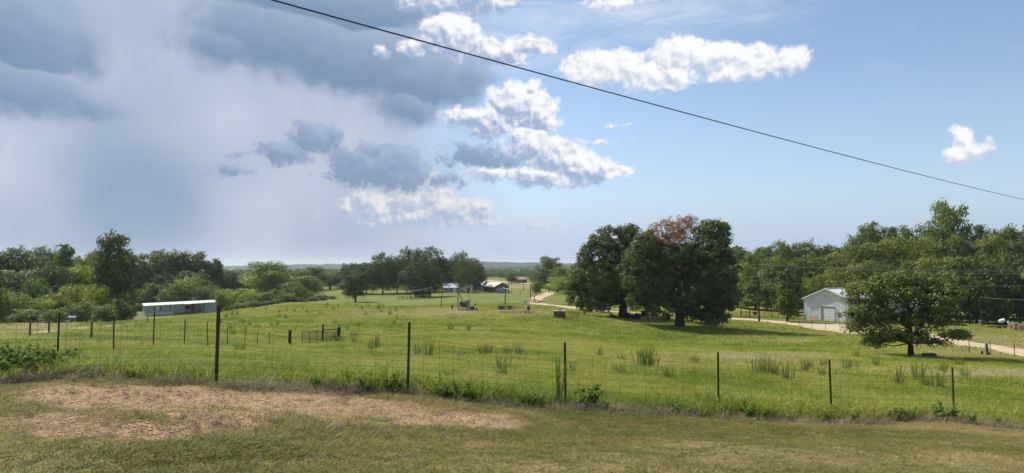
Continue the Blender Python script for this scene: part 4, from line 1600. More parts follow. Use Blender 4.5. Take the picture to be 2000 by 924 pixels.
def strand(pts, r=0.0021, n=4, sag=0.0):
    out = []
    for a, b in zip(pts[:-1], pts[1:]):
        a, b = Vector(a), Vector(b)
        for k in range(5):
            t = k / 5
            q = a.lerp(b, t)
            q.z -= sag * 4 * t * (1 - t)
            out.append(q)
    out.append(Vector(pts[-1]))
    return MB().tube(out, r, n)


def near_fence():
    root = empty('wire_fence', (0, 14.2, g1(0, 14.2)), 0, 'woven wire fence on dark steel posts across the foreground', 'fence')
    M = root.location.copy()
    xs = [(-8.95, 1.40, 0), (-5.26, 1.40, 0.012), (-2.03, 1.40, 0.02), (1.13, 1.38, -0.005), (4.75, 1.36, 0.0), (7.87, 1.44, -0.03), (11.8, 1.36, 0.0), (15.4, 1.4, 0.01), (19.0, 1.4, 0)]
    tops = []
    for i, (x, h, lean) in enumerate(xs):
        y = fence_y(x)
        z = g1(x, y)
        mb = t_post_mesh(h, 0.062 if x == -5.26 else 0.050)
        mb.build('post', post_m, root, loc=Vector((x, y, z)) - M, rot=(R(random.uniform(-1.5, 1.5)), lean, R(20)))
        tops.append(Vector((x + math.sin(lean) * 0.7, y - 0.012, z)) - M)
    hs = [0.05, 0.15, 0.26, 0.38, 0.51, 0.65, 0.80, 0.96, 1.12]
    for k, h in enumerate(hs):
        pts = [t + Vector((0, 0, h + 0.012 * math.sin(i * 2.1 + k))) for i, t in enumerate(tops)]
        strand(pts, 0.0032 if k < 8 else 0.004, 4, 0.02 if k < 8 else 0.035).build('line_wire', wire_m, root)
    for i in range(len(tops) - 1):
        a, b = tops[i], tops[i + 1]
        n = max(2, int((b - a).length / 0.30))
        for j in range(1, n):
            t = j / n
            q = a.lerp(b, t)
            s = 0.02 * 4 * t * (1 - t)
            kx = 0.012 * math.sin(j * 3.1 + i)
            MB().tube([q + Vector((0, 0, 0.04 - s)), q + Vector((kx, 0, 0.55 - s)), q + Vector((kx * 0.5, 0, 1.12 - s * 1.4))], 0.0026, 4).build('stay_wire', wire_m, root)


near_fence()


def back_fence():
    root = empty('wire_fence', base(303, 28.9), 0, 'older wire fence with thin posts running away to a wooden corner', 'fence')
    M = root.location.copy()
    pts = []
    px = [-40, 117, 226, 303, 363, 409, 447, 481, 505, 529, 568]
    Ys = [16.5, 21, 24.95, 28.9, 32.85, 36.8, 40.75, 44.7, 48.65, 52.6, 60]
    hh = [1.5, 1.45, 1.35, 1.62, 1.45, 1.42, 1.15, 1.38, 1.2, 1.15, 1.3]
    for i, (p, Y, h) in enumerate(zip(px, Ys, hh)):
        b = base(p, Y)
        if i == len(px) - 1:
            MB().tube([(0, 0, -0.4), (0, 0, 0.6), (0.01, 0, 1.25)], [0.14, 0.135, 0.13], 9).build('corner_post', dwood_m, root, loc=b - M)
        else:
            t_post_mesh(h, 0.055).build('post', post_m, root, loc=b - M, rot=(R(random.uniform(-2, 2)), R(random.uniform(-2.5, 2.5)), R(60)))
        pts.append(b - M)
    for k, h in enumerate((0.12, 0.3, 0.48, 0.66, 0.86, 1.08)):
        strand([p + Vector((0, 0, h)) for p in pts], 0.0028, 4, 0.03).build('line_wire', wire_m, root)
    for i in range(1, len(pts) - 1):
        a, b = pts[i], pts[i + 1]
        n = int((b - a).length / 0.4)
        for j in range(1, n):
            q = a.lerp(b, j / n)
            MB().tube([q + Vector((0, 0, 0.08)), q + Vector((0, 0, 1.06))], 0.0022, 4).build('stay_wire', wire_m, root)
    # the brace panel by the corner
    r2 = empty('brace_panel', base(632, 62), 0, 'wooden H-brace with rails and brown mesh beside the fence corner', 'fence')
    M2 = r2.location.copy()
    pa, pb, pc = base(592, 60.5), base(632, 62), base(663, 66)
    for q, r, h in ((pb, 0.085, 1.62), (pc, 0.17, 1.15)):
        MB().tube([(0, 0, -0.4), (0, 0, h * 0.5), (0.02, 0, h)], [r * 1.05, r, r * 0.97], 9).build('post', dwood_m, r2, loc=q - M2)
    MB().beam(pb - M2 + Vector((0.05, 0, 1.10)), pc - M2 + Vector((-0.1, 0, 1.00)), 0.07, 0.07).build('rail', dwood_m, r2)
    for t in (0.0, 0.35, 0.7):
        q = pa.lerp(pb, t)
        MB().box((0, 0, 0.4), (0.05, 0.03, 1.3)).build('stake', dwood_m, r2, loc=q - M2)
    for t in (0.2, 0.45, 0.75):
        q = pb.lerp(pc, t)
        MB().box((0, 0, 0.3), (0.05, 0.03, 1.0)).build('stake', dwood_m, r2, loc=q - M2)
    mesh_m = mat('rust_mesh', (0.20, 0.155, 0.115), 0.9, 0.1, col2=(0.13, 0.10, 0.08), vscale=3)
    for k in range(9):
        z = 0.2 + k * 0.11
        strand([pa - M2 + Vector((0, 0, z)), pb - M2 + Vector((0, 0, z)), pc - M2 + Vector((0, 0, z * 0.95))], 0.012, 4).build('mesh_wire', mesh_m, r2)
    for k in range(34):
        t = k / 33
        q = pa.lerp(pb, t / 0.62) if t < 0.62 else pb.lerp(pc, (t - 0.62) / 0.38)
        MB().tube([q - M2 + Vector((0, 0, 0.1)), q - M2 + Vector((0, 0, 1.1))], 0.012, 4).build('mesh_stay', mesh_m, r2)


back_fence()


def field_posts():
    root = empty('track_fence', base(95, 48), 0, 'low fence of short wooden posts along the left farm track', 'fence')
    M = root.location.copy()
    pts = []
    for px, py, h in ((-10, 662, 1.1), (95, 654, 1.15), (178, 668, 1.1), (58, 660, 1.0), (288, 634, 1.3)):
        b = gp(px, py)
        MB().tube([(0, 0, -0.3), (0.01, 0.01, h)], [0.06, 0.055], 7).build('post', wood_m, root, loc=b - M)
        pts.append(b - M)
    pts.sort(key=lambda q: q.x)
    for h in (0.5, 0.95):
        strand([p + Vector((0, 0, h)) for p in pts], 0.004, 4, 0.05).build('line_wire', wire_m, root)


field_posts()


def road_fence():
    root = empty('road_fence', gp(1857, 675), 0, 'thin-posted wire fence between pasture and gravel road', 'fence')
    M = root.location.copy()
    px = [(1420, 626), (1500, 632), (1536, 637), (1561, 640), (1586, 642), (1613, 645), (1641, 649), (1690, 656), (1755, 663), (1812, 672), (1893, 694), (1935, 697), (1982, 703), (2040, 712)]
    pts = []
    for i, (a, b_) in enumerate(px):
        b = gp(a, b_)
        t_post_mesh(1.3, 0.06).build('post', post_m, root, loc=b - M, rot=(0, R(random.uniform(-2, 2)), 0))
        pts.append(b - M)
    for h in (0.25, 0.6, 0.95, 1.2):
        strand([p + Vector((0, 0, h)) for p in pts], 0.006, 4, 0.03).build('line_wire', wire_m, root)
    b = gp(1928, 698)
    r2 = empty('gate_post', b, 0, 'thick weathered gate post by the gravel road at right', 'post')
    MB().tube([(0, 0, -0.3), (0, 0, 0.6), (-0.03, 0, 1.12)], [0.12, 0.105, 0.10], 9).build('shaft', wood_m, r2)
    MB().box((0.17, 0.02, 0.16), (0.16, 0.2, 0.4), ry=0.2).build('prop', dwood_m, r2)
    b = gp(1919, 698)
    r3 = empty('stump_post', b, 0, 'short leaning stump of a post beside the thick gate post', 'post')
    MB().tube([(0, 0, -0.2), (-0.05, 0, 0.52)], [0.10, 0.09], 9).build('shaft', dwood_m, r3)


road_fence()


# a pasture gate with a red round sign beyond the road
def gate():
    b = gp(1463, 621)
    root = empty('field_gate', b, 0, 'brown wire gate with wooden posts and red octagon plate beyond the road', 'gate')
    M = root.location
    k = b.y / F
    def P(px, py):
        q = pix(px, py, b.y)
        return q - M
    for px, top in ((1446, 603), (1463, 604), (1413, 606)):
        zb = g1(*base(px, b.y).xy)
        q = base(px, b.y)
        h = pix(px, top, b.y).z - q.z
        MB().tube([(0, 0, -0.3), (0, 0, h)], [0.11, 0.10], 8).build('post', dwood_m, root, loc=q - M)
    MB().beam(P(1446, 609.5), P(1484, 610), 0.08, 0.10).build('rail', dwood_m, root)
    MB().beam(P(1446, 618.5), P(1484, 619), 0.06, 0.08).build('rail', dwood_m, root)
    for i in range(7):
        MB().beam(P(1447 + i * 5.3, 610), P(1447 + i * 5.3, 620), 0.025, 0.025, (0, 1, 0)).build('bar', dwood_m, root)
    MB().tube([P(1457.5, 621), P(1457.5, 607)], 0.05, 6).build('post', dwood_m, root)
    c = P(1474.5, 612) + Vector((0, -0.15, 0))
    pl = MB()
    ring = [(c.x + 0.42 * math.cos(R(22.5 + 45 * i)), c.z + 0.40 * math.sin(R(22.5 + 45 * i))) for i in range(8)]
    pl.prism(ring, c.y, c.y + 0.03)
    plate = fix_normals(pl.build('sign_plate', mat('red_plate', (0.26, 0.035, 0.03), 0.6, 0.3, col2=(0.19, 0.05, 0.04), vscale=4), root))
    plate['label'] = 'faded red octagonal plate'
    # the woven wire to both sides
    L0, L1 = gp(1382, 623), base(1520, b.y)
    for h in (0.15, 0.4, 0.65, 0.9, 1.1):
        strand([gp(1382, 622) - M + Vector((0, 0, h)), base(1413, b.y) - M + Vector((0, 0, h)), base(1446, b.y) - M + Vector((0, 0, h))], 0.012, 4).build('line_wire', wire_m, root)
        strand([base(1484, b.y) - M + Vector((0, 0, h)), base(1518, b.y) - M + Vector((0, 0, h))], 0.012, 4).build('line_wire', wire_m, root)
    for px in (1402, 1422, 1492, 1506, 1518, 1386):
        q = base(px, b.y) if px > 1390 else gp(1386, 622)
        MB().tube([(0, 0, -0.2), (0, 0, 1.25)], 0.045, 6).build('stake', dwood_m, root, loc=q - M)
    MB().beam(base(1496, b.y) - M + Vector((0, 0, 1.1)), base(1510, b.y) - M + Vector((0, 0, 0.2)), 0.05, 0.05).build('brace', dwood_m, root)


gate()

# ------------------------------------------------------------------ poles and lines
steel_m = mat('galvanised', (0.45, 0.46, 0.47), 0.5, 0.5, 0.6, var=0.2, vscale=3)
cable_m = mat('black_cable', (0.012, 0.013, 0.015), 0.6, 0.4)
line_m = mat('line_aluminium', (0.40, 0.40, 0.40), 0.5, 0.4, 0.7)


def hang(a, b, sag, r, n=6, seg=24):
    pts = []
    for k in range(seg + 1):
        t = k / seg
        q = Vector(a).lerp(Vector(b), t)
        q.z -= sag * 4 * t * (1 - t)
        pts.append(q)
    return MB().tube(pts, r, n)


# thick cable overhead: two ends read off the photograph, at the height such a span has over the ground
A_, B_ = pix(525, -2, 12.4) + Vector((0, 0, 0.184)), pix(2000, 390, 47) + Vector((0, 0, 0.24))
d_ = (B_ - A_)
o = hang(A_ - d_ * 0.25, B_ + d_ * 0.35, 0.35, 0.0155, 8, 60).build('overhead_cable', cable_m, smooth=True)
tag(o, 'thick black overhead cable slanting down across the sky', 'cable')


def pole(px, py, top, label, name='utility_pole', r=0.14, cross=False, tank=False, Y=None, lean=0.0, group='wooden utility poles'):
    b = gp(px, py) if Y is None else base(px, Y)
    h = pix(px, top, b.y).z - b.z
    e = empty(name, b, 0, label, 'pole', group)
    MB().tube([(0, 0, -0.5), (lean * 0.5, 0, h * 0.5), (lean, 0, h)], [r, r * 0.85, r * 0.68], 8).build('shaft', dwood_m, e)
    if cross:
        MB().beam((lean - 1.0, -0.12, h - 0.75), (lean + 1.0, -0.12, h - 0.75), 0.10, 0.12).build('crossarm', dwood_m, e)
        for i in (-0.9, 0.0, 0.9):
            MB().tube([(lean + i, -0.12, h - 0.69), (lean + i, -0.12, h - 0.52)], [0.045, 0.03], 6).build('insulator', steel_m, e)
    if tank:
        t = MB().tube([(lean * 0.8 + 0.22, -0.14, h - 2.75), (lean * 0.8 + 0.22, -0.14, h - 2.7), (lean * 0.8 + 0.22, -0.14, h - 1.85), (lean * 0.8 + 0.22, -0.14, h - 1.8)], [0.19, 0.22, 0.22, 0.17], 12).build('transformer', steel_m, e)
        MB().tube([(lean * 0.8 + 0.22, -0.14, h - 1.8), (lean * 0.8 + 0.22, -0.14, h - 1.55)], 0.04, 6).build('bushing', steel_m, t)
    return e, b, h


e, b, h = pole(1483, 628.5, 511, 'tall utility pole with a grey transformer left of the barn', r=0.17, cross=True, tank=True, lean=-0.25)
pole_top = b + Vector((-0.25, 0, h))
for nm, zo, pxe, pye, Ye, lb in ((0, -0.5, 2060, 529, 118, 'upper front'), (0.9, -0.5, 2060, 534, 119, 'second'), (-0.9, -0.5, 2060, 526, 117, 'upper back'), (0.0, -3.6, 2060, 556, 118, 'lower')):
    o = hang(pole_top + Vector((nm, -0.12, zo)), pix(pxe, pye, Ye), 0.5, 0.022, 5, 20).build('power_line', line_m)
    tag(o, f'{lb} thin grey power line running right from the transformer pole', 'power line', 'power lines from the transformer pole')
pole(1916, 640, 578, 'slim pole with a white meter box before the right wood', r=0.10, group=None)
mb_b = gp(1920, 641)
e2 = empty('meter_post', mb_b, 0, 'short pale post beside the slim pole at right', 'post')
MB().tube([(0, 0, -0.2), (0, 0, 1.6)], 0.07, 6).build('shaft', wood_m, e2)
MB().box((-0.5, 0, 1.0), (0.25, 0.2, 0.7)).build('meter_box', steel_m, e2)
MB().box((-0.5, -0.02, 1.42), (0.55, 0.35, 0.10)).build('hood', steel_m, e2)
o = hang(gp(1916, 640) + Vector((0, 0, 5.7)), pix(2050, 585, 120), 0.2, 0.02, 5, 10).build('service_line', line_m)
tag(o, 'thin service line leaving the slim pole at right', 'power line')
for px, py, top, ln, lb in ((860.5, 601, 561, 0.5, 'leaning utility pole left of the pumpjack'), (986, 597, 554, 0.25, 'thin utility pole behind the flat wagon'),
                            (1036, 585, 553, 0.1, 'dark utility pole beside the brush pile'), (993, 574, 545, 0.0, 'utility pole at the blue-roofed shed'),
                            (1023, 570, 548, 0.0, 'far utility pole left of the gravel bend'), (998, 575, 562, 0, 'short post right of the blue-roofed shed'), (1016, 577, 566, 0, 'short post in the pasture left of the far bend')):
    pole(px, py, top, lb, r=0.13 if top < 560 else 0.09, lean=ln)

# ------------------------------------------------------------------ buildings
sheet_m = mat('pale_sheet_metal', (0.80, 0.80, 0.79), 0.6, 0.3, 0.0, var=0.12, vscale=0.6)
roof_m = mat('white_roof_metal', (0.74, 0.74, 0.72), 0.42, 0.4, 0.2, var=0.14, vscale=0.8)
white_m = mat('white_paint', (0.82, 0.81, 0.79), 0.5, 0.3, var=0.08, vscale=2)
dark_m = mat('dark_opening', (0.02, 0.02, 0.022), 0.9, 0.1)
glass_m = mat('window_glass', (0.03, 0.04, 0.05), 0.08, 0.8)
rust_m = mat('rusty_steel', (0.17, 0.095, 0.06), 0.85, 0.2, col2=(0.08, 0.06, 0.05), vscale=2.5)
black_m = mat('grimy_black', (0.018, 0.018, 0.02), 0.75, 0.3, col2=(0.04, 0.035, 0.03), vscale=3)
grime_m = mat('greasy_grey_iron', (0.40, 0.365, 0.32), 0.75, 0.3, col2=(0.25, 0.21, 0.175), vscale=1.5)
rubber_m = mat('rubber', (0.02, 0.02, 0.02), 0.9, 0.2)


def rib_profile(w, pitch=0.30, h=0.035):
    """(x, out) of a ribbed sheet of width w"""
    n = max(1, round(w / pitch))
    p = w / n
    out = []
    for i in range(n):
        x = i * p
        out += [(x, 0), (x + p - 0.11, 0), (x + p - 0.075, h), (x + p - 0.035, h)]
    out.append((w, 0))
    return out


def wall_panel(x0, x1, zb, ztop, parent, m, yv=0.0, breaks=()):
    """upright ribbed sheet in the plane y = yv, ribs towards -y; ztop(x)"""
    pr = [(x0 + a, b) for a, b in rib_profile(x1 - x0)]
    for bk in breaks:
        if x0 < bk < x1:
            pr.append((bk, 0.0))
    pr.sort()
    mb = MB()
    vs = [(x, yv - o, zb) for x, o in pr] + [(x, yv - o, ztop(x)) for x, o in pr]
    n = len(pr)
    mb.add(vs, [(i, i + 1, n + i + 1, n + i) for i in range(n - 1)])
    return mb.build('wall_panel', m, parent)


def barn():
    ctr = Vector((59.4, 129.75, 0))
    ctr.z = g1(ctr.x, ctr.y) - 0.05
    rt = empty('metal_barn', ctr, R(-54), 'pale grey ribbed metal barn with white garage door', 'barn')
    Wd, Hw, Hr, Ln = 4.6, 4.3, 1.95, 26.0
    zt = lambda x: Hw + Hr * (1 - abs(x) / Wd) - 0.05
    d0, d1, dh = -1.15, 1.5, 2.95
    e0, e1, eh = 2.05, 2.95, 2.12
    for a, b, z in ((-4.6, -3.45, 0), (-3.45, -2.3, 0), (-2.3, d0, 0), (d0, -0.25, dh), (-0.25, 0.65, dh), (0.65, d1, dh), (d1, e0, 0), (e0, e1, eh), (e1, 3.8, 0), (3.8, 4.6, 0)):
        wall_panel(a, b, z, zt, rt, sheet_m, 0.0, (0.0,))
    core = MB()       # inner shell so that nothing shows through
    core.prism([(-Wd, 0), (d0 - .02, 0), (d0 - .02, dh), (d1 + .02, dh), (d1 + .02, 0), (Wd, 0), (Wd, Hw - 0.08), (0, Hw + Hr - 0.1), (-Wd, Hw - 0.08)], 0.03, 0.25)
    core.box((-Wd + 0.1, Ln / 2, Hw / 2 - 0.05), (0.1, Ln - 0.6, Hw - 0.15))
    core.box((0, Ln - 0.1, Hw / 2 - 0.1), (2 * Wd - 0.4, 0.15, Hw - 0.2))
    fix_normals(core.build('inner_wall', mat('inner_sheet', (0.4, 0.41, 0.42), 0.7, 0.2), rt))
    # right flank, panel by panel
    pm = None
    for i in range(26):
        if pm is None:
            pr = rib_profile(1.0)
            mb = MB()
            vs = [(Wd + o, x, 0) for x, o in pr] + [(Wd + o, x, Hw - 0.04) for x, o in pr]
            n = len(pr)
            mb.add(vs, [(k, k + 1, n + k + 1, n + k) for k in range(n - 1)])
            o = mb.build('wall_panel', sheet_m, rt)
            pm = o.data
        else:
            o = link(bpy.data.objects.new('wall_panel', pm), rt)
        o.location = (0, i * 1.0 + 0.01, 0)
    # roof sheets
    for s in (-1, 1):
        pm = None
        for i in range(27):
            if pm is None:
                pr = rib_profile(1.0, 0.33, 0.045)
                n = len(pr)
                mb = MB()
                ov = 0.35
                vs = [(s * (Wd + ov), x, Hw - Hr * ov / Wd + 0.04 + q) for x, q in pr] + [(0, x, Hw + Hr + 0.04 + q) for x, q in pr]
                mb.add(vs, [(k, k + 1, n + k + 1, n + k) for k in range(n - 1)])
                o = fix_normals(mb.build('roof_panel', roof_m, rt))
                pm = o.data
            else:
                o = link(bpy.data.objects.new('roof_panel', pm), rt)
            o.location = (0, i * 1.0 - 0.45, 0)
        MB().beam((s * (Wd + 0.35), -0.46, Hw - 0.13), (0, -0.46, Hw + Hr + 0.02), 0.05, 0.20).build('rake_trim', white_m, rt)
        MB().box((s * (Wd + 0.012), -0.02, Hw / 2), (0.10, 0.10, Hw)).build('corner_trim', white_m, rt)
        MB().box((s * (Wd + 0.40), Ln / 2, Hw - 0.16), (0.12, Ln + 0.7, 0.12)).build('gutter', white_m, rt)
    MB().box((0, Ln / 2, Hw + Hr + 0.09), (0.4, Ln + 0.9, 0.05)).build('ridge_cap', roof_m, rt)
    # garage door
    gd = MB().box(((d0 + d1) / 2, 0.10, dh / 2), (d1 - d0 + 0.03, 0.03, dh)).build('garage_door', dark_m, rt)
    sh = (dh - 0.42) / 5
    for i in range(5):
        MB().box(((d0 + d1) / 2 + 0.05, 0.05, 0.02 + sh * (i + 0.5)), (d1 - d0 - 0.16, 0.05, sh - 0.035)).build('door_section', white_m, gd)
    MB().box(((d0 + d1) / 2 + 0.05, 0.06, dh - 0.20), (d1 - d0 - 0.16, 0.05, 0.38)).build('door_section', mat('shaded_section', (0.55, 0.53, 0.48), 0.6, 0.3), gd)
    for x in (d0 + 0.03, d1 - 0.03):
        MB().box((x, -0.02, dh / 2), (0.06, 0.12, dh)).build('door_jamb', grime_m if x > 0 else black_m, rt)
    MB().box(((d0 + d1) / 2, -0.02, dh + 0.04), (d1 - d0 + 0.06, 0.12, 0.08)).build('door_head', sheet_m, rt)
    # walk door with six panes
    wd = MB().box(((e0 + e1) / 2, -0.02, eh / 2 - 0.03), (e1 - e0 - 0.14, 0.06, eh - 0.1)).build('walk_door', white_m, rt)
    for i in range(2):
        for j in range(3):
            MB().box(((e0 + e1) / 2 - 0.16 + 0.32 * i, -0.06, 1.15 + j * 0.28), (0.25, 0.02, 0.22)).build('pane', mat('brown_pane', (0.10, 0.055, 0.04), 0.2, 0.6), wd)
    MB().tube([((e0 + 0.17), -0.05, 1.0), ((e0 + 0.17), -0.13, 1.0)], 0.035, 8).build('knob', steel_m, wd)
    for x in (e0 + 0.035, e1 - 0.035):
        MB().box((x, -0.03, eh / 2), (0.07, 0.10, eh)).build('door_frame', rust_m if x < 2.3 else white_m, rt)
    MB().box(((e0 + e1) / 2, -0.03, eh - 0.035), (e1 - e0 - 0.15, 0.10, 0.07)).build('door_frame', white_m, rt)
    # gooseneck lamp on the gable
    MB().tube([(-0.1, 0.0, 4.75), (-0.15, -0.35, 4.95), (-0.2, -0.6, 4.9)], 0.03, 6).build('lamp_arm', black_m, rt)
    MB().tube([(-0.2, -0.6, 4.93), (-0.2, -0.62, 4.78)], [0.06, 0.17], 10).build('lamp_head', black_m, rt)
    MB().box((1.72, -0.08, 2.0), (0.18, 0.12, 0.35)).build('light_fitting', white_m, rt)
    return rt


BARN = barn()


def on_barn(x, y, z=0.0):
    q = Matrix.Translation(BARN.location) @ Matrix.Rotation(R(-54), 4, 'Z') @ Vector((x, y, 0))
    return Vector((q.x, q.y, g1(q.x, q.y) + 0.06 + z))


# things standing in front of the barn
p = empty('pallet_stack', on_barn(-2.35, -0.75), R(-54), 'orange-brown wooden pallet leaning on the barn left of its door', 'pallet')
or_m = mat('pallet_board', (0.48, 0.22, 0.10), 0.85, 0.1, var=0.3, vscale=3)
pl_m = mat('pale_board', (0.66, 0.50, 0.38), 0.85, 0.1, var=0.2, vscale=3)
for i in range(6):
    MB().box((0, -0.10 + i * 0.05, 0.12 + i * 0.18), (1.1, 0.025, 0.12), rx=-0.28).build('slat', pl_m if i % 2 else or_m, p)
for x in (-0.5, 0, 0.5):
    MB().box((x, 0.06, 0.55), (0.08, 0.09, 1.15), rx=-0.28).build('stringer', or_m, p)
for i in range(3):
    MB().box((0, 0.16 + i * 0.05, 0.15 + i * 0.36), (1.1, 0.025, 0.12), rx=-0.28).build('back_slat', or_m, p)
p = empty('metal_bench', on_barn(-4.4, -1.4), R(-54), 'dark iron workbench frame near the barn corner', 'bench')
MB().box((0, 0, 0.85), (1.7, 0.6, 0.08)).build('top', black_m, p)
for x in (-0.75, 0.75):
    MB().beam((x, -0.28, 0), (x * 0.8, -0.1, 0.85), 0.06, 0.06).build('leg', black_m, p)
    MB().beam((x, 0.28, 0), (x * 0.8, 0.1, 0.85), 0.06, 0.06).build('leg', black_m, p)
MB().box((0.25, 0, 0.98), (0.9, 0.4, 0.2), rz=0.2).build('vice', grime_m, p)
MB().box((0, 0, 0.3), (1.4, 0.3, 0.06)).build('shelf', grime_m, p)
p = empty('lumber_pile', on_barn(-6.6, -2.3), R(-60), 'low pile of dark planks with one pale offcut left of the bench', 'lumber')
for i, (x, y, z, l) in enumerate(((0, 0, 0.06, 2.4), (0.1, 0.25, 0.06, 2.2), (0, 0.12, 0.19, 2.3), (0.2, -0.2, 0.06, 2.0))):
    MB().box((x, y, z), (l, 0.2, 0.11), rz=0.05 * i).build('plank', black_m if i != 2 else dwood_m, p)
MB().beam((-0.3, 0, 0.25), (0.1, 0.1, 0.85), 0.10, 0.06).build('offcut', white_m, p)
p = empty('leaning_board', on_barn(3.35, -0.75), R(-54), 'pale board leaning against the barn right of the walk door', 'board')
MB().beam((0, 0, 0.0), (0.18, 0.55, 1.25), 0.14, 0.04).build('plank', pl_m, p)
MB().box((0.18, 0.5, 1.15), (0.12, 0.05, 0.06)).build('cleat', or_m, p)
p = empty('panel_fence', on_barn(5.4, -0.6), R(-54), 'low grey corrugated panel fence at the barn right corner', 'fence')
for i in range(5):
    wall_panel(-1.6 + i * 0.9, -0.7 + i * 0.9, 0, lambda x: 0.95, p, grime_m)
for x in (-1.6, 0.2, 2.0, 2.9):
    MB().box((x, 0.06, 0.5), (0.09, 0.09, 1.1)).build('post', dwood_m, p)


def shed(name, pos, rz, w, d, h, rise, wall, roof, label, cat='shed', door=None, windows=(), over=0.3, axis='x', chimney=False, trim=None):
    """gabled building: ridge along local x (axis 'x') or local y"""
    e = empty(name, pos, rz, label, cat)
    mb = MB()
    if axis == 'x':
        pf = [(-d / 2, -0.3), (d / 2, -0.3), (d / 2, h), (0, h + rise), (-d / 2, h)]
        n = len(pf)
        vs = [(-w / 2, y, z) for y, z in pf] + [(w / 2, y, z) for y, z in pf]
    else:
        pf = [(-w / 2, -0.3), (w / 2, -0.3), (w / 2, h), (0, h + rise), (-w / 2, h)]
        n = len(pf)
        vs = [(x, -d / 2, z) for x, z in pf] + [(x, d / 2, z) for x, z in pf]
    mb.add(vs, [tuple(range(n)), tuple(range(2 * n - 1, n - 1, -1))] + [(i, n + i, n + (i + 1) % n, (i + 1) % n) for i in range(n)])
    fix_normals(mb.build('wall', wall, e))
    half = (d if axis == 'x' else w) / 2
    ln = (w if axis == 'x' else d) / 2 + over
    sl = rise / half
    rf = None
    for s in (-1, 1):
        a, b = s * (half + over), 0
        za, zb = h - sl * over, h + rise
        t = 0.09
        pts = [(a, za + 0.02), (b, zb + 0.02), (b, zb + t + 0.02), (a, za + t + 0.02)]
        m2 = MB()
        if axis == 'x':
            vs = [(-ln, y, z) for y, z in pts] + [(ln, y, z) for y, z in pts]
        else:
            vs = [(x, -ln, z) for x, z in pts] + [(x, ln, z) for x, z in pts]
        m2.add(vs, [(0, 1, 2, 3), (7, 6, 5, 4)] + [(i, 4 + i, 4 + (i + 1) % 4, (i + 1) % 4) for i in range(4)])
        rf = fix_normals(m2.build('roof', roof, e))
    if chimney:
        MB().box((0, 0, h + rise + 0.2), (0.5, 0.5, 0.9)).build('chimney', rust_m, rf)
    for (x, z, ww, hh) in windows:
        f = MB().box((x, -d / 2 - 0.03, z), (ww + 0.2, 0.06, hh + 0.2)).build('window', white_m, e)
        MB().box((x, -d / 2 - 0.07, z), (ww, 0.02, hh)).build('pane', glass_m, f)
    if door:
        x, ww, hh, m = door
        f = MB().box((x, -d / 2 - 0.04, hh / 2), (ww, 0.08, hh)).build('door', m, e)
        MB().box((x + ww * 0.35, -d / 2 - 0.1, hh / 2), (0.1, 0.06, 0.1)).build('handle', steel_m, f)
    return e


def at_g(px, Y, dz=0.0):
    b = base(px, Y)
    return b + Vector((0, 0, dz))


grey_wall = mat('grey_siding', (0.27, 0.275, 0.28), 0.8, 0.2, var=0.2, vscale=0.8)
brown_wall = mat('brown_boards', (0.26, 0.165, 0.12), 0.85, 0.1, var=0.25, vscale=0.7)
cream_roof = mat('cream_roof', (0.72, 0.60, 0.46), 0.6, 0.2, var=0.15, vscale=0.6)
blue_wall = mat('blue_grey_siding', (0.34, 0.40, 0.45), 0.7, 0.2, var=0.15, vscale=0.6)
shed('farm_house', at_g(880, 262), R(4), 5.6, 6.0, 1.9, 1.5, grey_wall, roof_m, 'low grey house with a white roof beside the oak grove', 'house', (1.6, 0.9, 1.8, white_m), ((-1.5, 1.2, 1.0, 0.8), (0.2, 1.2, 0.8, 0.8)))
shed('outbuilding', at_g(932, 292), R(-25), 7.5, 6.0, 2.4, 1.4, grey_wall, roof_m, 'white roofed outbuilding half hidden behind the grove', 'shed', None, ((-1.5, 1.3, 1.2, 0.9),))
shed('brown_barn', at_g(969, 275), R(-58), 8.5, 6.6, 2.2, 1.6, brown_wall, cream_roof, 'brown barn with a cream roof in the far field', 'barn', None, (), 0.35, 'x')
shed('blue_shed', at_g(983, 262), R(-4), 4.4, 3.0, 1.35, 0.6, blue_wall, roof_m, 'low blue-grey shed with white roof edge before the brown barn', 'shed', (1.5, 0.7, 1.2, white_m), ((-0.9, 0.7, 0.5, 0.4),), 0.3, 'y')
shed('far_barn', at_g(1015, 470), R(30), 8.0, 6.0, 2.6, 1.6, brown_wall, mat('pink_roof', (0.48, 0.31, 0.24), 0.8, 0.1), 'far barn with a pinkish roof beneath the valley trees', 'barn')
shed('white_roof_shed', at_g(1775, 140), R(-40), 10, 7, 3.6, 1.4, sheet_m, roof_m, 'white roofed shed seen through the small oak', 'shed', (0, 2.5, 2.6, dark_m))
shed('garden_shed', gp(18, 634), R(35), 2.4, 2.6, 1.9, 0.35, grey_wall, roof_m, 'small grey shed with white roof at far left', 'shed', (0.3, 0.8, 1.7, white_m))
shed('grey_hut', at_g(144, 92, 0.2), R(25), 0.7, 0.9, 0.7, 0.12, grey_wall, grey_wall, 'tiny grey flat-roofed hut half sunk in the left thicket', 'shed', (0.1, 0.3, 0.5, dark_m), (), 0.1)


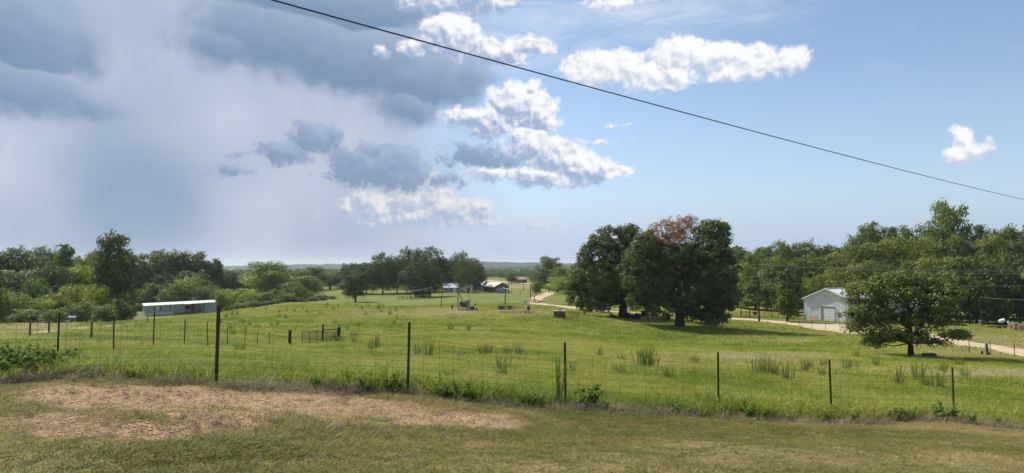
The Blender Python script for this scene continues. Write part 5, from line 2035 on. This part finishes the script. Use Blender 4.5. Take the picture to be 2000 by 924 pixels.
def open_shed():
    b = at_g(822, 222)
    e = empty('open_shed', b, R(8), 'dark open shed with a sloping pale roof under the front oak', 'shed')
    for x in (-3.2, 0, 3.2):
        for y, h in ((-1.8, 1.9), (1.8, 2.9)):
            MB().tube([(x, y, -0.2), (x, y, h + 0.25 * (x + 3.2) / 3.2)], 0.09, 6).build('post', dwood_m, e)
    MB().beam((-4.2, 0, 1.8), (3.6, 0, 3.2), 4.4, 0.08).build('roof', mat('pale_tin', (0.5, 0.47, 0.43), 0.6, 0.3, var=0.3, vscale=1.0), e)
    for z in (0.3, 0.8, 1.3, 1.8):
        MB().box((0.6, 1.75, z), (5.4, 0.05, 0.42)).build('back_board', black_m, e)
    b2 = at_g(800, 205)
    p = empty('stock_pen', b2, R(6), 'low rail pen in front of the open shed', 'pen')
    for i in range(9):
        MB().tube([(-3.4 + i * 1.35, 0, -0.2), (-3.4 + i * 1.35, 0, 1.15 + 0.2 * math.sin(i * 2))], 0.07, 6).build('post', dwood_m, p)
    for z in (0.3, 0.65, 1.0):
        MB().box((2.0, -0.08, z), (10.8, 0.05, 0.09), ry=0.005).build('rail', wood_m, p)


open_shed()


def mobile_home():
    Lp = pix(282.5, 616.8, 204)
    Lp.z = g1(Lp.x, Lp.y) - 0.05
    Rp = pix(425, 608.7, 216)
    Rp.z = g1(Rp.x, Rp.y) - 0.05
    rz = math.atan2(Rp.y - Lp.y, Rp.x - Lp.x)
    Ln = math.hypot(Rp.x - Lp.x, Rp.y - Lp.y)
    e = empty('mobile_home', Lp, rz, 'long grey single-storey mobile home with a white metal roof', 'house')
    e.rotation_euler = (0, -math.atan2(Rp.z - Lp.z, Ln), rz)
    side = mat('trailer_siding', (0.44, 0.45, 0.47), 0.6, 0.3, var=0.10, vscale=0.4)
    D = 4.4
    for i in range(17):     # siding sheets along the front
        w = Ln / 17
        wall_panel(i * w, (i + 1) * w - 0.01, 0.78, lambda x: 3.0, e, side)
    MB().box((Ln / 2, D / 2 + 0.05, 1.5), (Ln - 0.04, D - 0.05, 2.96)).build('shell', side, e)
    for i in range(10):
        w = Ln / 10
        MB().box(((i + 0.5) * w, -0.015, 0.38), (w - 0.015, 0.05, 0.80)).build('skirting', white_m, e)
    rp = [(-0.35, 2.95), (D / 2, 3.55), (D + 0.35, 2.95), (D + 0.35, 3.03), (D / 2, 3.64), (-0.35, 3.03)]
    n = 22
    for i in range(n):
        w = (Ln + 0.7) / n
        x0 = -0.35 + i * w
        mb = MB()
        k = len(rp)
        vs = [(x0, y, z) for y, z in rp] + [(x0 + w - 0.02, y, z) for y, z in rp]
        mb.add(vs, [(0, 1, 4, 5), (1, 2, 3, 4), (k, k + 5, k + 4, k + 1), (k + 1, k + 4, k + 3, k + 2), (0, k, k + 1, 1), (1, k + 1, k + 2, 2), (5, 4, k + 4, k + 5), (4, 3, k + 3, k + 4), (0, 5, k + 5, k), (2, k + 2, k + 3, 3)])
        fix_normals(mb.build('roof_panel', roof_m, e))
    for x, z, w, h in ((3.4, 1.95, 1.1, 1.0), (7.5, 2.25, 0.8, 0.5)):
        f = MB().box((x, -0.06, z), (w, 0.06, h)).build('window', white_m, e)
        MB().box((x, -0.10, z - 0.02), (w - 0.16, 0.02, h - 0.2)).build('pane', mat('blind', (0.5, 0.52, 0.54), 0.4, 0.4), f)
        for s in (-1, 1):
            MB().box((x + s * (w / 2 + 0.2), -0.065, z), (0.34, 0.05, h + 0.12)).build('shutter', black_m, f)
    MB().box((8.3, -0.55, 0.55), (0.75, 0.6, 0.75)).build('air_conditioner', grime_m, e)
    # porch
    pr = MB().beam((10.6, -1.2, 3.02), (16.1, -1.2, 3.10), 2.9, 0.10).build('porch_roof', roof_m, e)
    dk = MB().box((13.3, -1.25, 0.62), (5.4, 2.5, 0.14)).build('porch_deck', dwood_m, e)
    for x in (10.8, 12.6, 14.4, 15.9):
        MB().box((x, -2.4, 1.75), (0.13, 0.13, 2.4)).build('porch_post', black_m, e)
    for i in range(15):
        MB().box((14.4 - 3.4 + 0.36 * i if i < 5 else 12.6 + 0.24 * (i - 5), -2.4, 1.1), (0.05, 0.05, 0.85)).build('baluster', dwood_m, e)
    MB().box((13.4, -2.4, 1.55), (5.2, 0.09, 0.08)).build('handrail', dwood_m, e)
    d = MB().box((13.2, -0.06, 1.75), (0.95, 0.06, 2.05)).build('door', mat('dark_red_door', (0.09, 0.06, 0.055), 0.5, 0.3), e)
    MB().box((13.55, -0.11, 1.7), (0.08, 0.05, 0.08)).build('handle', steel_m, d)
    MB().box((11.8, -0.06, 1.9), (1.2, 0.06, 1.1)).build('window', black_m, e)
    for i in range(4):
        MB().box((10.35 - i * 0.33, -1.6, 0.60 - i * 0.16), (0.33, 1.3, 0.08)).build('step', dwood_m, e)
    for y in (-2.2, -1.0):
        MB().beam((10.6, y, 1.5), (9.1, y, 0.75), 0.07, 0.07).build('stair_rail', black_m, e)
        MB().box((9.15, y, 0.35), (0.09, 0.09, 0.9)).build('newel', dwood_m, e)
    for x in (15.0, 15.5):
        MB().box((x, -1.0, 1.1), (0.4, 0.5, 0.9)).build('porch_clutter', grime_m, e)
    # picket fence by the right end
    f = empty('picket_fence', gp(392, 614), rz, 'short brown picket fence below the mobile home porch', 'fence')
    for i in range(16):
        MB().box((-2.5 + i * 0.75, 0, 0.35), (0.14, 0.04, 1.0)).build('picket', wood_m, f)
    for z in (0.25, 0.65):
        MB().box((3.1, 0.05, z), (11.6, 0.05, 0.09)).build('rail', wood_m, f)


mobile_home()


# ------------------------------------------------------------------ the oil pump and the yard round it
def pumpjack():
    b = gp(905, 607)
    k = b.y / F
    e = empty('pumpjack', b, R(6), 'rusty grey oil well pumpjack with raised walking beam', 'pumpjack')

    def P(px, py, y=0.0):
        return Vector(((px - 905) * k, y, (607 - py) * k))
    MB().beam(P(891, 606, -0.55), P(929, 605.5, -0.55), 0.16, 0.30).build('skid', grime_m, e)
    MB().beam(P(891, 606, 0.55), P(929, 605.5, 0.55), 0.16, 0.30).build('skid', grime_m, e)
    for x in (893, 903, 912, 926):
        MB().box(P(x, 605.6), (0.16, 1.0, 0.22)).build('cross_member', rust_m, e)
    MB().box(P(892.5, 605.8), (0.5, 1.5, 0.30)).build('concrete_pad', mat('concrete', (0.5, 0.48, 0.45), 0.9, 0.1), e)
    for s in (-1, 1):
        MB().beam(P(894.5, 605, 0.62 * s), P(894.5, 572, 0.14 * s), 0.20, 0.22).build('samson_leg', grime_m, e)
        MB().beam(P(911, 604, 0.5 * s), P(896, 573, 0.10 * s), 0.14, 0.16).build('samson_brace', grime_m, e)
    MB().box(P(895, 571.5), (0.5, 0.5, 0.25)).build('saddle_bearing', rust_m, e)
    wb = MB().beam(P(891, 570.8), P(923, 558.2), 0.28, 0.46).build('walking_beam', grime_m, e)
    for yy in (-0.17, 0.17):
        MB().beam(P(891, 569.0, yy), P(923, 556.4, yy), 0.10, 0.05).build('beam_flange', grime_m, wb)
    MB().tube([P(922, 562.5, -0.75), P(922, 562.5, 0.75)], 0.13, 8).build('equalizer', steel_m, e)
    for s in (-1, 1):
        MB().beam(P(921.5, 563, 0.7 * s), P(912.5, 588, 0.72 * s), 0.11, 0.13).build('pitman_arm', mat('pale_arm', (0.62, 0.60, 0.54), 0.7, 0.2), e)
        cr = MB().beam(P(914, 587, 0.62 * s), P(898.5, 595.5, 0.62 * s), 0.14, 0.30).build('crank', grime_m, e)
        # counterweight: a thick sector on the crank
        c = P(903.5, 594, 0.80 * s)
        ring = [(c.x + 0.6 * math.cos(R(a)), c.z + 0.6 * math.sin(R(a))) for a in range(120, 331, 21)]
        fix_normals(MB().prism(ring, c.y - 0.10, c.y + 0.10).build('counterweight', rust_m, cr))
    MB().box(P(913.5, 595), (0.75, 0.85, 1.5)).build('gearbox', grime_m, e)
    MB().box(P(913.5, 586.8), (0.9, 0.95, 0.12)).build('gearbox_lid', grime_m, e)
    MB().beam(P(917, 594), P(919, 584), 0.08, 0.08).build('brake_lever', black_m, e)
    for s in (-0.45,):
        c = P(907, 595.5, 0)
        MB().tube([c + Vector((0, -0.52, 0)), c + Vector((0, -0.42, 0))], 0.45, 18).build('flywheel', rust_m, e)
    MB().box(P(922, 602), (0.8, 0.7, 0.5)).build('motor', rust_m, e)
    MB().beam(P(924, 602.5), P(929.3, 593), 0.16, 0.28).build('belt_guard', grime_m, e)
    for i in range(4):
        MB().beam(P(896 + i * 3.4, 604, -0.62), P(897.5 + i * 3.4, 596 - i, -0.62), 0.05, 0.05).build('guard_rail', rust_m, e)
    MB().beam(P(896, 597, -0.62), P(908, 592.5, -0.62), 0.05, 0.05).build('guard_rail', rust_m, e)
    b2 = gp(883, 608)
    q = empty('well_sign', b2, 0, 'dark narrow sign board on a thin post left of the pumpjack', 'sign')
    MB().tube([(0.08, 0, -0.2), (0.08, 0, 1.1)], 0.04, 6).build('post', black_m, q)
    MB().box((0, -0.03, 0.82), (0.34, 0.06, 0.58)).build('board', black_m, q)
    MB().tube([(0, -0.03, 1.1), (0, -0.03, 1.22)], [0.1, 0.03], 6).build('cap', black_m, q)
    b3 = gp(931, 607.5)
    q = empty('well_valve', b3, 0, 'short dark wellhead valve right of the pumpjack', 'valve')
    MB().tube([(0, 0, -0.1), (0, 0, 0.62)], 0.08, 8).build('pipe', black_m, q)
    MB().tube([(-0.15, 0, 0.45), (0.15, 0, 0.45)], 0.06, 8).build('cross_pipe', rust_m, q)
    MB().tube([(0, 0, 0.62), (0, 0, 0.66)], 0.15, 10).build('hand_wheel', rust_m, q)


pumpjack()


def wheel(parent, c, r, w, ax='y'):
    d = Vector((0, w / 2, 0)) if ax == 'y' else Vector((w / 2, 0, 0))
    t = MB().tube([Vector(c) - d, Vector(c) - d * 0.7, Vector(c) + d * 0.7, Vector(c) + d], [r * 0.9, r, r, r * 0.9], 16).build('wheel', rubber_m, parent)
    MB().tube([Vector(c) - d * 1.05, Vector(c) + d * 1.05], r * 0.5, 12).build('rim', grime_m, t)
    return t


def wagon():
    b = gp(987, 604)
    e = empty('flat_wagon', b, R(2), 'low flat wagon on four black tyres in the well yard', 'wagon')
    for i in range(6):
        MB().box((0, -0.75 + i * 0.3, 0.62), (2.9, 0.28, 0.07)).build('deck_plank', wood_m, e)
    for y in (-0.5, 0.5):
        MB().box((0, y, 0.52), (2.8, 0.1, 0.12)).build('chassis_rail', rust_m, e)
    for x in (-1.0, 0.85):
        MB().tube([(x, -0.9, 0.34), (x, 0.9, 0.34)], 0.05, 6).build('axle', black_m, e)
        for y in (-0.9, 0.9):
            wheel(e, (x, y, 0.34), 0.34, 0.22)
    wheel(e, (-0.45, -0.9, 0.34), 0.34, 0.22)
    MB().beam((1.4, 0, 0.5), (2.3, 0, 0.3), 0.08, 0.08).build('drawbar', rust_m, e)


wagon()


def yard_bits():
    b = gp(1030, 613)
    k = b.y / F
    e = empty('control_box', b, R(-8), 'white and black control box on legs in the well yard', 'box')
    MB().box((-0.17, 0, 0.95), (0.34, 0.6, 0.62)).build('cabinet', white_m, e)
    MB().box((0.20, 0, 0.95), (0.38, 0.6, 0.66)).build('dark_cabinet', black_m, e)
    for x in (-0.28, 0.30):
        for y in (-0.22, 0.22):
            MB().box((x, y, 0.3), (0.06, 0.06, 0.75)).build('leg', rust_m, e)
    e = empty('pipe_barrier', gp(1008, 614.5), R(0), 'low rusty pipe barrier around the control box', 'barrier')
    for i, px in enumerate((977, 990, 1003, 1016, 1026, 1034, 1044)):
        q = gp(px, 614.5) - e.location
        MB().tube([q + Vector((0, 0, -0.2)), q + Vector((0, 0, 0.55))], 0.035, 6).build('upright', rust_m, e)
    a, c = gp(977, 614.5) - e.location, gp(1044, 614.5) - e.location
    for z in (0.28, 0.52):
        MB().tube([a + Vector((0, 0, z)), c + Vector((0, 0, z))], 0.035, 6).build('rail', rust_m, e)
    # brush pile by the road bend
    b = gp(1043, 592)
    e = empty('brush_pile', b, 0, 'grey heap of dead branches left of the far bend', 'brush')
    g = np.random.default_rng(9)
    for i in range(46):
        x = g.uniform(-2.6, 2.2)
        a = g.uniform(0, 3.14)
        l = g.uniform(0.6, 1.7)
        h = max(0.15, 1.0 - abs(x + 0.2) * 0.32) * g.random()
        d = Vector((math.cos(a), math.sin(a) * 0.7, g.normal(0, 0.3))) * l * 0.5
        c = Vector((x, g.uniform(-0.8, 0.8), h + 0.12))
        MB().tube([c - d, c, c + d], [0.06, 0.05, 0.025], 5).build('branch', mat('grey_branch', (0.28, 0.25, 0.22), 0.95, 0.1, var=0.4, vscale=2), e)
    MB().tube([(0.3, 0, 0.2), (0.1, 0, 1.3), (-0.1, 0, 2.0)], [0.16, 0.10, 0.03], 6).build('stub', dwood_m, e)
    # loading crate with a pen
    b = gp(1093, 621.5)
    e = empty('loading_crate', b, R(-6), 'brown slatted stock crate with a flat weathered roof', 'crate')
    cr = mat('crate_boards', (0.30, 0.16, 0.10), 0.85, 0.1, var=0.35, vscale=2)
    for i in range(4):
        MB().box((0, -0.60, 0.15 + i * 0.22), (1.6, 0.04, 0.19)).build('front_board', cr, e)
        MB().box((0, 0.60, 0.15 + i * 0.22), (1.6, 0.04, 0.19)).build('back_board', cr, e)
        for s in (-1, 1):
            MB().box((0.80 * s, 0, 0.15 + i * 0.22), (0.04, 1.15, 0.19)).build('side_board', cr, e)
    for x in (-0.78, -0.4, 0.0, 0.4, 0.78):
        MB().box((x, -0.65, 0.46), (0.07, 0.06, 1.0)).build('batten', dwood_m, e)
    MB().box((0, 0, 0.99), (1.85, 1.45, 0.07)).build('roof', mat('grey_boards', (0.42, 0.38, 0.36), 0.9, 0.1, var=0.3, vscale=2), e)
    MB().tube([(0.05, 0, 1.02), (0.05, 0, 1.15), (0.05, 0, 1.45)], [0.16, 0.09, 0.03], 8).build('vent', black_m, e)
    e = empty('pen_panel', gp(1119, 621), R(-3), 'dark tubular steel pen panels right of the stock crate', 'pen')
    for i in range(7):
        MB().tube([(-0.95 + i * 0.33, 0, -0.1), (-0.95 + i * 0.33, 0, 0.98 + 0.06 * (i % 2))], 0.028, 6).build('upright', black_m, e)
    for z in (0.2, 0.42, 0.64, 0.9):
        MB().tube([(-0.98, 0, z), (1.06, 0, z)], 0.024, 6).build('rail', black_m, e)
    for z in (0.3, 0.85):
        MB().tube([(0.4, 0, z), (0.4, 1.3, z)], 0.024, 6).build('rail', black_m, e)


yard_bits()


def pickup():
    b = gp(1184, 612.5)
    e = empty('pickup_truck', b, R(10), 'dark pickup truck parked under the left oak', 'truck')
    paint = mat('dark_truck_paint', (0.03, 0.034, 0.04), 0.35, 0.5)
    body = MB()
    # seen from its tail: length runs away along +y
    body.prism([(-0.92, 0.55), (0.92, 0.55), (0.95, 0.8), (0.92, 1.12), (-0.92, 1.12), (-0.95, 0.8)], 0.0, 5.1)
    fix_normals(body.build('body', paint, e))
    cab = MB()
    vs = [(-0.85, 1.9, 1.12), (0.85, 1.9, 1.12), (0.85, 4.0, 1.12), (-0.85, 4.0, 1.12), (-0.7, 2.1, 1.82), (0.7, 2.1, 1.82), (0.7, 3.4, 1.82), (-0.7, 3.4, 1.82)]
    cab.add(vs, [(0, 1, 5, 4), (1, 2, 6, 5), (2, 3, 7, 6), (3, 0, 4, 7), (4, 5, 6, 7)])
    c = cab.build('cab', paint, e)
    MB().beam((-0.6, 1.96, 1.30), (0.6, 1.96, 1.30), 0.02, 0.02).build('trim', black_m, c)
    MB().add([(-0.66, 1.915, 1.2), (0.66, 1.915, 1.2), (0.58, 2.075, 1.74), (-0.58, 2.075, 1.74)], [(0, 1, 2, 3)]).build('rear_window', glass_m, c)
    MB().box((0, -0.06, 0.58), (1.8, 0.14, 0.18)).build('bumper', steel_m, e)
    MB().box((0, -0.02, 0.86), (1.35, 0.05, 0.42)).build('tailgate', paint, e)
    for s in (-1, 1):
        MB().box((0.82 * s, -0.02, 0.9), (0.14, 0.06, 0.36)).build('tail_light', mat('tail_red', (0.25, 0.02, 0.02), 0.3, 0.5), e)
        wheel(e, (0.8 * s, 1.1, 0.38), 0.38, 0.25, 'x')
        wheel(e, (0.8 * s, 4.1, 0.38), 0.38, 0.25, 'x')
    MB().box((0.15, -0.145, 0.6), (0.4, 0.02, 0.14)).build('number_plate', white_m, e)


pickup()


def under_oak():
    # log left of the trunk
    k = 114 / F
    def G(px, py):
        return gp(px, py)
    e = empty('tree_stump', G(1198, 623), 0, 'dark tapering log lying left of the left oak trunk', 'log')
    MB().tube([(-0.55, 0, 0.25), (-0.2, 0, 0.42), (0.3, 0, 0.30), (0.8, 0, 0.15)], [0.30, 0.34, 0.27, 0.15], 9).build('log', dwood_m, e)
    MB().tube([(-0.35, 0, 0.5), (-0.42, 0, 0.95)], [0.16, 0.13], 7).build('branch_stub', dwood_m, e)
    e = empty('scrap_machine', G(1241, 624), R(4), 'black boxy scrap machine right of the left oak trunk', 'machine')
    MB().box((0, 0, 0.45), (3.0, 1.2, 0.62)).build('bed', black_m, e)
    MB().box((-1.15, 0, 0.93), (0.5, 0.6, 0.32)).build('tank', black_m, e)
    MB().box((0.35, 0, 0.86), (0.55, 0.7, 0.22), ry=0.15).build('hood', black_m, e)
    MB().box((1.55, 0, 1.05), (0.95, 0.9, 0.75), ry=-0.15).build('hopper', black_m, e)
    for x in (-1.0, 1.0):
        for y in (-0.7, 0.7):
            wheel(e, (x, y, 0.3), 0.30, 0.2)
    # split logs heap
    lm = mat('split_log', (0.40, 0.24, 0.14), 0.9, 0.1, col2=(0.22, 0.12, 0.075), vscale=4)
    cut = mat('cut_face', (0.55, 0.37, 0.23), 0.9, 0.1, var=0.3, vscale=8)
    g = np.random.default_rng(12)
    for i in range(22):
        px = g.uniform(1254, 1298)
        b = G(px, g.uniform(622, 628))
        LOGS.append((px, b, g.uniform(-0.7, 0.7), g.uniform(0.16, 0.30), g.uniform(0.5, 1.0), g.uniform(0, 0.35)))
    for i, (px, b, a, r, l, dz) in enumerate(sorted(LOGS, key=lambda q: q[0])):
        e = empty('split_log', b, a, f'orange-brown cut log, {ORD[i]} from the left in the heap between the oaks', 'log', 'cut logs between the oaks')
        d = Vector((l * 0.5, l * 0.25, 0))
        c = Vector((0, 0, r + dz))
        MB().tube([c - d, c + d], [r, r * 0.9], 9, False).build('bark', lm, e)
        MB().tube([c - d * 1.0, c - d * 0.985], [r * 0.98, r * 0.98], 9).build('cut_end', cut, e)
        MB().tube([c + d * 0.985, c + d], [r * 0.88, r * 0.88], 9).build('cut_end', cut, e)
    # dark round bales at the right end of the heap
    hay = mat('old_hay', (0.21, 0.165, 0.095), 0.95, 0.1, var=0.4, vscale=4, bump=0.8, bscale=10)
    for px, py, r, lb in ((1301, 628, 0.62, 'dark old round bale at the right end of the log heap'), (1279, 623, 0.45, 'small dark bale behind the middle of the log heap')):
        b = G(px, py)
        e = empty('round_bale', b, R(25), lb, 'bale')
        MB().tube([(-0.5, 0, r), (-0.45, 0, r), (0.45, 0, r), (0.5, 0, r)], [r * 0.9, r, r, r * 0.9], 18).build('bale', hay, e)
        MB().tube([(-0.2, 0, r), (0.2, 0, r)], r * 1.012, 18, False).build('twine', dwood_m, e)


LOGS = []
under_oak()


def right_yard():
    hay = mat('field_hay', (0.42, 0.31, 0.17), 0.95, 0.1, col2=(0.24, 0.16, 0.085), vscale=3, bump=0.9, bscale=9)
    core = mat('hay_core', (0.30, 0.15, 0.10), 0.95, 0.1, var=0.4, vscale=6)
    for px, py, r, rz, lb in ((1981, 645, 0.68, 20, 'round hay bale with a reddish core before the right wood'), (1999, 647, 0.66, 35, 'round hay bale cut by the right edge of the photo')):
        b = gp(px, py)
        e = empty('hay_bale', b, R(rz), lb, 'bale')
        MB().tube([(-0.75, 0, r), (-0.68, 0, r), (0.68, 0, r), (0.75, 0, r)], [r * 0.88, r, r, r * 0.88], 20).build('bale', hay, e)
        for s in (-1, 1):
            MB().tube([(0.752 * s, 0, r), (0.758 * s, 0, r)], r * 0.55, 16).build('core', core, e)
    b = gp(1958, 641)
    e = empty('white_tank', b, R(-20), 'white tilted tank on a dark stand before the right wood', 'tank')
    MB().tube([(-0.5, 0, 1.15), (-0.42, 0, 1.2), (0.35, 0, 1.5), (0.43, 0, 1.5)], [0.22, 0.36, 0.36, 0.22], 12).build('tank', white_m, e)
    for x in (-0.35, 0.35):
        for y in (-0.3, 0.3):
            MB().box((x, y, 0.5), (0.08, 0.08, 1.1)).build('leg', black_m, e)
    b = gp(1970, 640)
    e = empty('white_drum', b, 0, 'small white drum hanging right of the white tank', 'drum')
    MB().tube([(0, 0, 0.75), (0, 0, 0.8), (0, 0, 1.15), (0, 0, 1.2)], [0.12, 0.16, 0.16, 0.12], 10).build('drum', white_m, e)
    MB().box((0, 0, 0.35), (0.1, 0.1, 0.8)).build('stand', black_m, e)
    b = gp(1952, 642.5)
    e = empty('flat_trailer', b, R(-3), 'long low dark trailer frame left of the hay bales', 'trailer')
    MB().box((0, 0, 0.42), (3.6, 1.3, 0.10)).build('deck', black_m, e)
    for i in range(5):
        MB().box((-1.6 + i * 0.8, 0, 0.33), (0.08, 1.3, 0.10)).build('cross_member', rust_m, e)
    for s in (-0.7, 0.7):
        wheel(e, (0.4, s, 0.24), 0.24, 0.16)
    # water trough by the small oak
    b = gp(1815, 701)
    e = empty('water_trough', b, R(3), 'dark galvanised water trough beside the small oak', 'trough')
    tr = MB()
    n = 22
    for ring, (sc, z) in enumerate(((0.94, 0.0), (1.0, 0.40), (0.93, 0.40), (0.86, 0.10))):
        for i in range(n):
            a = 2 * math.pi * i / n
            x = math.copysign(abs(math.cos(a)) ** 0.5, math.cos(a)) * 0.48
            y = math.copysign(abs(math.sin(a)) ** 0.5, math.sin(a)) * 0.30
            tr.v.append((x * sc, y * sc, z))
    for r_ in range(3):
        for i in range(n):
            tr.f.append((r_ * n + i, r_ * n + (i + 1) % n, (r_ + 1) * n + (i + 1) % n, (r_ + 1) * n + i))
    tr.f.append(tuple(3 * n + i for i in range(n)))
    fix_normals(tr.build('tub', mat('dull_zinc', (0.13, 0.135, 0.13), 0.6, 0.4, 0.5, var=0.3, vscale=4), e))
    w = [(v[0] * 0.9, v[1] * 0.9, 0.30) for v in tr.v[2 * n:3 * n]]
    MB().add(w, [tuple(range(n))]).build('water', mat('trough_water', (0.02, 0.03, 0.03), 0.05, 0.6), e)
    # sign on the back fence wire, and a white marker by the hedge
    q = pix(132, 629.5, 20.6)
    gq = g1(q.x, q.y)
    e = empty('fence_sign', (q.x, q.y, gq), R(-15), 'small white printed sign hung on the older wire fence', 'sign')
    h = q.z - gq
    MB().box((0, 0, h), (0.135, 0.008, 0.10)).build('plate', white_m, e)
    for i in range(2):
        for j in range(3):
            MB().box((-0.04 + j * 0.038, -0.006, h + 0.018 - i * 0.034), (0.026, 0.003, 0.016)).build('print', mat('grey_print', (0.2, 0.22, 0.25), 0.7, 0.2), e)
    MB().tube([(-0.05, 0.012, -0.1), (-0.05, 0.012, h + 0.05)], 0.006, 6).build('rod', wire_m, e)
    b = gp(648, 583)
    e = empty('white_marker', b, 0, 'white marker post standing by the hedge gap', 'marker')
    MB().tube([(0, 0, -0.1), (0, 0, 0.9)], 0.14, 8).build('post', white_m, e)
    MB().tube([(0, 0, 0.9), (0.06, 0, 1.2)], [0.20, 0.14], 8).build('cap', white_m, e)
    b = base(1136, 14.45)
    e = empty('rubbish_bag', (b.x, b.y, b.z), R(10), 'black and white litter lying by the fence foot', 'litter')
    me = MB()
    g = np.random.default_rng(4)
    for ring, (r, z) in enumerate(((0.14, 0.0), (0.18, 0.06), (0.14, 0.13), (0.05, 0.17))):
        for i in range(10):
            a = i * 0.628
            rr = r * g.uniform(0.75, 1.2)
            me.v.append((math.cos(a) * rr * 1.2, math.sin(a) * rr * 0.8, z * g.uniform(0.85, 1.15)))
    for r_ in range(3):
        for i in range(10):
            me.f.append((r_ * 10 + i, r_ * 10 + (i + 1) % 10, (r_ + 1) * 10 + (i + 1) % 10, (r_ + 1) * 10 + i))
    me.f.append(tuple(30 + i for i in range(10)))
    me.build('bag', mat('black_plastic', (0.02, 0.02, 0.022), 0.3, 0.5), e)
    MB().box((0.02, -0.15, 0.10), (0.16, 0.02, 0.05), rx=0.4, ry=0.2).build('paper', white_m, e)


right_yard()
